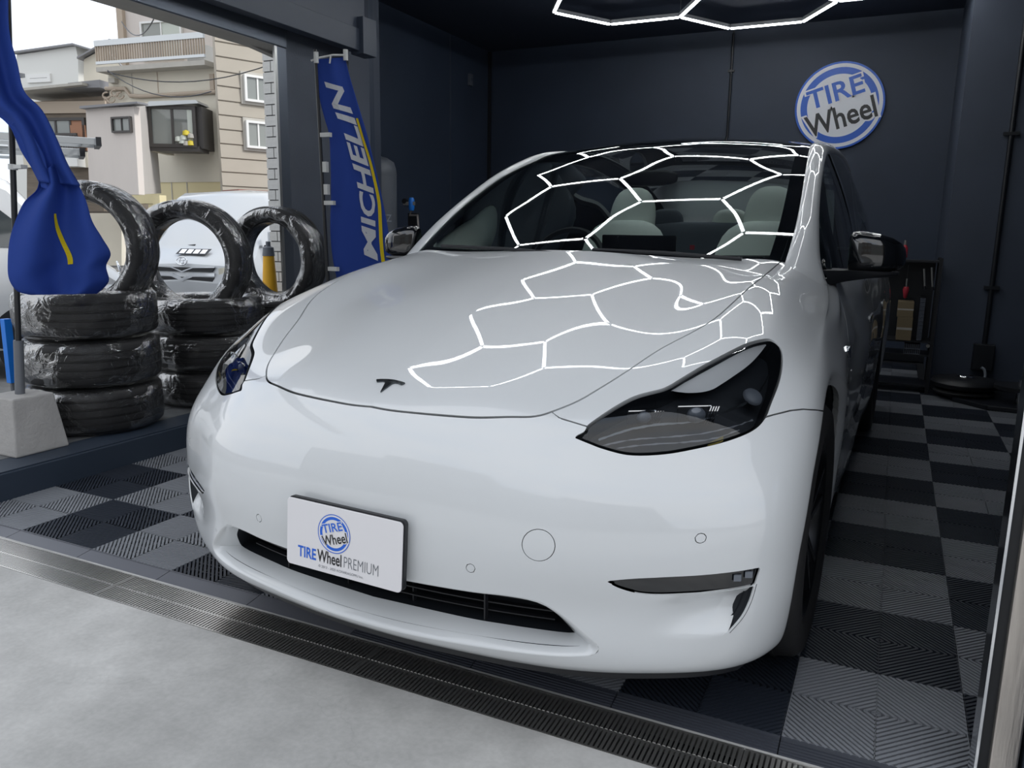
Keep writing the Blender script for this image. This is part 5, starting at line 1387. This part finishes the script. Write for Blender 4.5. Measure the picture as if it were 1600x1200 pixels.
for u in (234, 300, 330): x = F1.at(u, 320)[0]; F1.box('post', 'stucco_yellow', h1, x - .09, x + .09, zg, F1.at(250, 318)[1], -.25, -.05)
for u in (268, 292): x = F1.at(u, 300)[0]; F1.box('panel_joint', 'soffit', h1, x - .012, x + .012, F1.at(250, 318)[1], F1.at(250, 285)[1], -.02, -.01)
# corner pipe and drain pipe
x = F1.at(192, 50)[0]; F1b.box('drain_pipe', 'rust_pipe', h1, uL - .12, uL + .05, zb, top, -.1, .1)
# upper windows
F1b.window(h1, 225, 30, 285, 95, 'frame_white', ['pane_grey', 'curtain'], 1, .03)
# balcony: slab, rail, balusters
za, zc = F1.at(250, 103)[1], F1.at(250, 70)[1]; bx0, bx1 = F1.at(168, 90)[0], F1.at(336, 80)[0]
F1.box('balcony_slab', 'soffit', h1, bx0, bx1, za - .12, za - .02, -1.1, .35)
F1.box('hand_rail', 'ladder', h1, bx0, bx1, zc - .02, zc + .10, .30, .36)
F1.box('lower_rail', 'ladder', h1, bx0, bx1, za + .04, za + .10, .30, .35)
nb_ = 44
bal = F1.box('baluster', 'rust_pipe', h1, bx0, bx0 + .028, za + .1, zc - .02, .31, .34); bal_me = bal.data
for k in range(1, nb_):
    o = link('baluster', bal_me, h1); d = (bx1 - bx0 - .03) * k / (nb_ - 1); o.location = (F1.t[0] * d, F1.t[1] * d, 0)
# air conditioner and dish on the balcony
F1.pbox('air_conditioner', 'frame_white', h1, 298, 70, 322, 98, -.3, .1)
dp = at_dist(170, 82, 21.0); g = G(); g.lathe([(0, .03), (.12, .022), (.22, 0), (.22, .01), (.12, .035), (0, .045)], 24, axis=1); o = g.obj('satellite_dish', 'clip_white', h1, smooth=60, loc=tuple(dp)); o.rotation_euler = (R(15), 0, R(35)); o.scale = (.9,) * 3
G().tube([tuple(dp), tuple(dp + np.array([.25, .2, -.35]))], .02, 6).obj('dish_arm', 'ladder', h1)
# pipes along the wall
P = [(168, 139), (198, 139), (206, 150), (222, 151), (262, 149), (340, 144)]
G().tube([F1.P(*F1.at(u, v), .05) for u, v in P], .045, 8).obj('wall_pipe', 'rust_pipe', h1, smooth=True)
F1.pbox('wall_pipe', 'rust_pipe', h1, 331, 116, 336, 141, 0, .06); F1.pbox('meter_box', 'soffit', h1, 176, 123, 185, 131, 0, .12)
g = G()
for k, (u, v) in enumerate(((171, 150), (184, 146), (192, 150), (178, 156))): g.tube([F1.P(*F1.at(u + 6 * math.cos(a), v + 5 * math.sin(a)), .08) for a in np.linspace(0, 5, 9)], .02, 5)
tag(g.obj('cable_bundle', 'rust_pipe', h1), kind='stuff')
for u in (206, 246): x = F1.at(u, 120)[0]; F1.box('wall_joint', 'rust_pipe' if u == 246 else 'soffit', h1, x - .01, x + .01, F1.at(250, 145)[1], za - .12, 0, .008)
for u in (316, 325): c_ = F1.P(*F1.at(u, 172 + (u - 316) * .3), .1); g = G().lathe([(0, -.08), (.07, -.06), (.085, .03), (0, .09)], 12, c=c_); g.obj('vent_cap', 'soffit', h1, smooth=50)
# projecting room
F2 = Facade(133, 19.0, 210, 18.0)
pr = empty('extension_room', (0, 0, 0), 0, 'pale plastered room on posts projecting from the cream house', 'house extension')
a = F2.at(136, 304); b = F2.at(209, 168)
F2.poly('wall', 'stucco_pink', pr, [(140, 304), (217, 304), (209, 166), (134, 170)], -.15, 0)
x1 = F2.at(217, 300)[0]; g = G(); 
sF = Facade(213, 17.97, 252, 19.4)
sF.poly('side_wall', 'stucco_grey', pr, [(218, 304), (252, 302), (240, 160), (210, 165)], -.1, .0)
F2.poly('roof_edge', 'roof_metal', pr, [(132, 171), (222, 163), (222, 160), (132, 167)], -.15, .12)
F2.window(pr, 178, 182, 206, 208, 'frame_dark', 'pane_grey', 1, .02, .035)
x = F2.at(232, 330)[0]; F2.box('post', 'stucco_yellow', pr, x - .09, x + .09, GZ, F2.at(232, 304)[1], -.4, -.22)
# bay window
F3 = Facade(237, 19.1, 315, 18.7)
bw = empty('bay_window', (0, 0, 0), 0, 'dark-framed bay window with a silver sill roof on the cream house', 'bay window')
F3.pbox('sill_box', 'frame_dark', bw, 237, 229, 313, 236, -.5, .05); F3.poly('small_roof', 'ladder', bw, [(230, 168), (314, 163), (310, 158), (238, 160)], -.5, .15)
F3.window(bw, 236, 166, 306, 230, 'frame_dark', ['pane_grey', 'pane'], 1, .03, .07)
F3.pbox('side_frame', 'frame_dark', bw, 306, 166, 314, 232, -.8, -.02); F3.pbox('side_wall', 'stucco_cream', bw, 232, 160, 237, 236, -1.0, .0)
F3.pbox('curtain', 'curtain', bw, 296, 172, 304, 228, .031, .036)
for k in range(7):
    u, v = 276 + RNG.uniform(0, 24), 205 + RNG.uniform(0, 20); c_ = F3.P(*F3.at(u, v), .034); G().lathe([(0, -.07), (.08, -.05), (.07, .03), (0, .06)], 10, c=c_).obj('knick_knack', ['curtain', 'soffit', 'bottle_yellow'][k % 3], bw, smooth=50)
# beige sided building with two windows
F4 = Facade(340, 18.3, 440, 18.9)
h2 = empty('apartment_building', (0, 0, 0), 0, 'beige building with horizontal siding and two white-framed windows', 'building')
F4.box('wall', 'siding', h2, F4.at(343, 200)[0], F4.at(470, 200)[0], GZ, 8.0, -.12, -.03)
z = GZ; x0, x1 = F4.at(343, 200)[0], F4.at(470, 200)[0]
sb0 = G().prism([(0, 0), (.035, .02), (.015, .285), (0, .285)], 0, 1, lambda a, b, h: (h, a, b)).mesh('siding_board', 'siding')
ang = math.atan2(F4.t[1], F4.t[0])
while z < 7.9:
    o = link('siding_board', sb0, h2, F4.P(x0, z, -.03)); o.rotation_euler = (0, 0, ang); o.scale = (x1 - x0, -1 if (np.array([-math.sin(ang), math.cos(ang)]) @ F4.n) < 0 else 1, 1); z += .29
for v0, v1 in ((122, 158), (192, 231)): 
    F4.pbox('window_surround', 'soffit', h2, 377 + (v0 > 150) * 4, v0 - 4, 424, v1 + 4, -.03, .03); F4.window(h2, 381 + (v0 > 150) * 3, v0, 420, v1, 'frame_white', 'pane_grey', 1, .05, .05)
F4.pbox('fence_base', 'red_roof', h2, 336, 302, 420, 308, .4, 1.2)
# brown old house
F5 = Facade(28, 24.8, 165, 23.2)
h3 = empty('old_house', (0, 0, 0), 0, 'brown wooden old house with a railed window and orange panel', 'house')
F5.poly('wall', 'wood_dark', h3, [(42, 330), (162, 330), (162, 150), (42, 160)], -2, 0)
F5.poly('eave', 'soffit', h3, [(28, 150), (150, 138), (150, 134), (28, 146)], -1, .5); F5.poly('roof', 'roof_metal', h3, [(110, 142), (168, 140), (168, 128), (120, 133)], -2, .3)
F5.pbox('fascia', 'rust_pipe', h3, 45, 158, 166, 178, 0, .06)
F5.window(h3, 70, 184, 134, 238, 'frame_dark', ['pane', 'pane_grey', 'orange_panel'], 2, .04, .07)
F5.pbox('orange_panel', 'orange_panel', h3, 116, 196, 136, 236, .05, .08)
xa, xb = F5.at(78, 238)[0], F5.at(134, 238)[0]; za_, zb_ = F5.at(100, 238)[1], F5.at(100, 214)[1]
F5.box('rail', 'frame_dark', h3, xa, xb, zb_, zb_ + .06, .25, .30)
for k in range(16): x = xa + (xb - xa) * k / 15; F5.box('rail_bar', 'frame_dark', h3, x - .02, x + .02, za_, zb_, .26, .29)
F5.pbox('storm_door', 'stucco_cream', h3, 42, 238, 140, 262, 0, .10); F5.pbox('air_conditioner', 'frame_white', h3, 115, 246, 137, 262, .1, .4)
# white house and gabled house behind
F6 = Facade(20, 31.5, 150, 29)
h4 = empty('white_house', (0, 0, 0), 0, 'white plastered house with a low-pitched roof and one narrow window', 'house')
F6.poly('wall', 'house_white', h4, [(24, 382), (126, 382), (122, 92), (118, 72), (26, 86)], -5, 0)
F6.poly('side_wall', 'siding', h4, [(123, 152), (134, 150), (130, 96), (122, 94)], -5, -.3)
F6.poly('roof_edge', 'roof_metal', h4, [(24, 85), (119, 72), (150, 81), (150, 79), (119, 69), (24, 82)], -5, .15)
F6.window(h4, 45, 115, 80, 130, 'frame_white', 'pane_blue', 0, .02, .12)
for u, v in ((27, 80), (79, 76)): G().tube([F6.P(*F6.at(u, v), -1), F6.P(*F6.at(u, v - 11), -1)], .03, 5).obj('aerial', 'ladder', h4)
F7 = Facade(125, 27.4, 190, 26.8)
h5 = empty('gable_house', (0, 0, 0), 0, 'cream gabled house wall between the white house and the balcony', 'house')
F7.poly('gable_wall', 'stucco_cream', h5, [(132, 415), (190, 415), (190, 70), (165, 74), (131, 93)], -1.2, 0); F7.poly('roof_edge', 'roof_metal', h5, [(126, 94), (176, 66), (190, 69), (190, 66), (176, 63), (126, 91)], -1.2, .2)
# low grey wall far right of the vans
F8 = Facade(200, 17.9, 440, 17.9)
gw = empty('garden_wall', (0, 0, 0), 0, 'low grey boundary wall behind the parked vans', 'wall'); F8.box('wall_face', 'grey_wall', gw, F8.at(392, 400)[0], F8.at(470, 400)[0], GZ, F8.at(420, 372)[1], -.2, 0); F8.box('coping', 'soffit', gw, F8.at(392, 400)[0], F8.at(470, 400)[0], F8.at(420, 372)[1], F8.at(420, 368)[1], -.25, .05)
# power lines
wl = empty('power_lines', (0, 0, 0), 0, 'thin black power lines crossing the cream house', 'cable')
for (a, b) in (((168, 112), (430, 98)), ((168, 110), (330, 143)), ((190, 34), (240, 30))):
    p, q = at_dist(*a, 18), at_dist(*b, 15); P = [p + (q - p) * t - np.array([0, 0, .25 * 4 * t * (1 - t)]) for t in np.linspace(0, 1, 12)]; G().tube(P, .010, 5).obj('cable', 'conduit', wl)

# yellow cone by the tiled column
cp = at_dist(421, 430, 7.1); cn = empty('traffic_cone', (cp[0], cp[1], GZ), 0, 'tall yellow cone with a grey tip seen through the right tyre', 'cone')
zt_ = at_dist(421, 396, 7.1)[2] - GZ
G().lathe([(.0, .03), (.115, .03), (.045, zt_), (0, zt_)], 28).obj('cone_body', 'cone_yellow', cn, smooth=40); G().lathe([(0, 0), (.16, 0), (.16, .03), (0, .03)], 4).obj('base', 'rubber', cn)
G().lathe([(0, zt_ - .02), (.052, zt_ - .02), (.045, zt_ + .05), (.02, zt_ + .06), (.02, zt_ + .1), (0, zt_ + .1)], 20).obj('tip', 'tank', cn, smooth=40)

# vans -----------------------------------------------------------
def van(name, label, paint, center, heading, rack=False, wz=1.10):
    """origin under the middle of the front face; +y runs back along the van"""
    rt = empty(name, (center[0], center[1], GZ), 0, label, 'van'); 
    rt.rotation_euler = (0, 0, math.atan2(heading[1], heading[0]) - PI / 2)
    W, L, H = .845, 4.6, 1.98
    secs = [(.00, .30, .76, .86, .70), (.05, .26, .98, .90, .80), (.16, .24, 1.06, .93, .835), (.32, .24, 1.14, .95, .845), (.42, .24, 1.22, .95, .845), (.95, .24, 1.86, .93, .845), (1.10, .24, 1.93, .95, .845), (1.7, .24, 1.98, .95, .845), (4.4, .24, 1.97, .95, .845), (4.58, .28, 1.90, .95, .82)]
    rows_ = []
    for y, z0, z1, tw, hw in secs:
        belt = min(1.05, z0 + (z1 - z0) * .75); topw = hw - max(0, z1 - 1.05) * .14
        prof = [(-hw + .04, z0), (-hw, z0 + .10), (-hw, belt), (-topw - .0, z1 - .10), (-topw + .10, z1 - .01), (0, z1 + .02), (topw - .10, z1 - .01), (topw, z1 - .10), (hw, belt), (hw, z0 + .10), (hw - .04, z0)]
        rows_.append([(a, y, b) for a, b in prof])
    g = G().grid(rows_); g.f.append(tuple(range(11))[::-1]); g.f.append(tuple(len(secs) * 11 - 11 + k for k in range(11)))
    g.obj('body', paint, rt, smooth=38)
    # windscreen
    g = G().grid([[(x * (.74 if k == 0 else .66), y - .012 + .04 * x * x, z) for x in np.linspace(-1, 1, 9)] for k, (y, z) in enumerate(((.42, 1.19), (.93, 1.80)))], flip=True); g.obj('windscreen', 'van_glass_light', rt, smooth=60)
    for x in (-.3, .25): G().tube([(x, .43, 1.20), (x + .25, .40, 1.225)], .012, 6).obj('wiper', 'satin_black', rt)
    for sx in (1, -1):
        def side(z): return sx * (.845 - max(0, z - 1.05) * .14 + .008)
        for (y0, y1, ys) in ((.78, 1.55, .45), (1.65, 2.95, 0), (3.05, 4.35, 0)):
            g = G(); g.add([(side(wz), y0 - ys * .3, wz), (side(wz), y1, wz), (side(1.74), y1, 1.74), (side(1.74), y0 + ys * .9, 1.74)], [(0, 1, 2, 3) if sx > 0 else (3, 2, 1, 0)]); g.obj('side_window', 'van_glass', rt)
        for y in (.60, 1.60, 3.0): G().box(sx * .846 - .004, sx * .846 + .004, y - .005, y + .005, .32, 1.05).obj('door_gap', 'satin_black', rt)
        G().box(min(sx * .846, sx * .856), max(sx * .846, sx * .856), 1.6, 4.3, .78, .80).obj('slide_rail', 'satin_black', rt)
        for y in (1.45, 1.80): G().box(min(sx * .845, sx * .875), max(sx * .845, sx * .875), y - .09, y + .09, .90, .94).obj('door_handle', 'satin_black', rt, bevel=.005)
        # lamps, mirror
        g = G(); g.grid([[(sx * (.50 + .30 * a), .025 + .16 * a ** 2.2, .86 + b * (.085 + .055 * a)) for b in (-1, 0, 1)] for a in np.linspace(0, 1.0, 7)], flip=sx < 0); g.obj('headlamp', 'lamp_glass', rt, smooth=60)
        g = G().lathe([(0, 0), (.05, 0), (.06, -.02)], 18, axis=1, c=(sx * .63, .040, .86)); g.obj('bulb_reflector', 'chrome', rt)
        G().box(sx * 1.0 - .08, sx * 1.0 + .08, .52, .60, 1.18, 1.42).obj('door_mirror', paint, rt, bevel=.02); G().tube([(sx * .83, .62, 1.22), (sx * .98, .57, 1.24)], .02, 6).obj('mirror_arm', 'satin_black', rt)
        for y in (.82, 3.75):
            g = G().lathe([(.0, .10), (.20, .10), (.22, .08), (.30, .09), (.335, .05), (.335, -.09), (0, -.09)], 28, axis=0, c=(sx * .735, y, .335)); g.obj('wheel', 'rubber', rt, smooth=40)
            g = G().lathe([(0, .112), (.12, .112), (.20, .098), (.205, .09)], 20, axis=0, c=(sx * .735, y, .335)); 
            if sx < 0: g.v = [(-(p[0] + .735) - .735, p[1], p[2]) for p in g.v]
            g.obj('hubcap', 'ladder', rt, smooth=40)
            A_ = [(y + .39 * math.cos(t), .335 + .39 * math.sin(t)) for t in np.linspace(0, PI, 20)]; g = G(); g.add([(sx * .8475, a, b) for a, b in A_] + [(sx * .8475, y, .24)], [tuple(range(21))]); g.obj('wheel_arch', 'inner_black', rt)
    # grille with two chrome wings, emblem, lower intake, bumper
    for z, h in ((.925, .026), (.80, .030)): G().prism([(-.42, z - h), (.42, z - h), (.45, z + h), (-.45, z + h)], -.008, .03, lambda a, b, h_: (a, h_ + .012, b)).obj('grille_slot', 'satin_black', rt)
    g = G().prism([(-.46, .885), (-.14, .875), (0, .815), (.14, .875), (.46, .885), (.46, .845), (.16, .835), (0, .775), (-.16, .835), (-.46, .845)], -.016, .02, lambda a, b, h_: (a, h_ + .008, b)); g.obj('chrome_wing', 'chrome', rt)
    g = G().prism([(-.46, .965), (-.16, .960), (0, .905), (.16, .960), (.46, .965), (.46, .955), (.16, .945), (0, .890), (-.16, .945), (-.46, .955)], -.014, .02, lambda a, b, h_: (a, h_ + .012, b)); g.obj('chrome_trim', 'chrome', rt)
    em = empty('emblem', (0, .012, 1.03)); em.parent = rt; em.rotation_euler = (R(-14), 0, 0)
    def ell(rx, rz, cx, cz, w_): return G().tube([(cx + rx * math.cos(t), -.0, cz + rz * math.sin(t)) for t in np.linspace(0, 2 * PI, 25)], w_, 6, False)
    ell(.075, .052, 0, 0, .008).obj('emblem_ring', 'chrome', em, smooth=True); ell(.026, .046, 0, -.003, .006).obj('emblem_ring', 'chrome', em, smooth=True); ell(.058, .018, 0, .028, .006).obj('emblem_ring', 'chrome', em, smooth=True)
    G().prism([(-.55, .42), (.55, .42), (.60, .52), (-.60, .52)], -.02, .03, lambda a, b, h_: (a, h_, b)).obj('lower_intake', 'satin_black', rt)
    for z in (.45, .485): G().box(-.54, .54, -.024, -.018, z - .005, z + .005).obj('intake_bar', 'van_silver', rt)
    G().prism([(-.80, .60), (.80, .60), (.80, .62), (-.80, .62)], -.016, .0, lambda a, b, h_: (a, h_ + .09 * (abs(a) / .8) ** 3, b)).obj('bumper_line', 'tank', rt)
    G().box(-.82, .82, -.03, .05, .26, .40).obj('lower_bumper', paint, rt, bevel=.03)
    if rack:
        rk_ = empty('roof_rack'); rk_.parent = rt
        for y in (1.1, 2.4, 3.8):
            G().tube([(-.72, y, 1.98), (-.72, y, 2.14), (.72, y, 2.14), (.72, y, 1.98)], .018, 6).obj('cross_bar', 'ladder', rk_)
        for x in (-.70, .70): G().tube([(x, .9, 2.16), (x, 4.2, 2.16)], .018, 6).obj('side_bar', 'ladder', rk_)
    return rt
# silver van facing the garage
fc = at_dist(283, 404, 11.0); hd = np.array([-.24, .971])
v2 = van('delivery_van', 'silver van facing the garage, seen through the middle tyre', 'van_silver', fc[:2], hd)
cf = empty('paper_notice'); cf.parent = v2; 
G().prism([(-.02, 1.095), (.42, 1.095), (.44, 1.165), (.0, 1.165)], -.02, -.01, lambda a, b, h: (a - .18, h + .20 + (b - 1.095) * 1.4, b + .015)).obj('notice_board', 'satin_black', cf)
for k in range(4): G().prism([(0, 1.105), (.075, 1.105), (.08, 1.155), (.005, 1.155)], -.022, -.0205, lambda a, b, h: (a + .02 + k * .1 - .18, h + .20 + (b - 1.095) * 1.4, b + .017)).obj('notice_field', 'logo_white', cf)
# white van with ladders on its roof, broadside on the left
e0 = at_dist(186, 400, 9.6)[:2]; tdir = np.array([-.56, -.83]); tdir /= np.linalg.norm(tdir)
v1 = van('delivery_van', 'white van with ladders on its roof behind the near flag', 'van_white', e0 - np.array([0, 0]), tdir, True, 1.25)
def ladder(y0, y1, x0, z, label, group):
    la = empty('ladder', tuple(v1.location), 0, label, 'ladder', group); la.rotation_euler = v1.rotation_euler.copy()
    for x in (x0, x0 + .38): G().box(x - .015, x + .015, y0, y1, z, z + .07).obj('stile', 'ladder', la, bevel=.004)
    n = int((y1 - y0) / .3)
    for k in range(n): y = y0 + .15 + k * .3; G().tube([(x0, y, z + .035), (x0 + .38, y, z + .035)], .014, 6).obj('rung', 'ladder', la)
    G().box(x0 - .03, x0 + .41, y0 - .02, y0 + .03, z - .01, z + .08).obj('end_cap', 'satin_black', la)
    return la
ladder(.25, 4.3, .26, 2.185, 'aluminium ladder on the side of the van roof nearest the garage', 'ladders on the roof rack of the white van')
ladder(.55, 4.5, -.22, 2.185, 'aluminium ladder on the far side of the van roof', 'ladders on the roof rack of the white van')
ladder(.10, 3.9, .05, 2.285, 'aluminium ladder lying on top of the two others on the van roof', 'ladders on the roof rack of the white van')
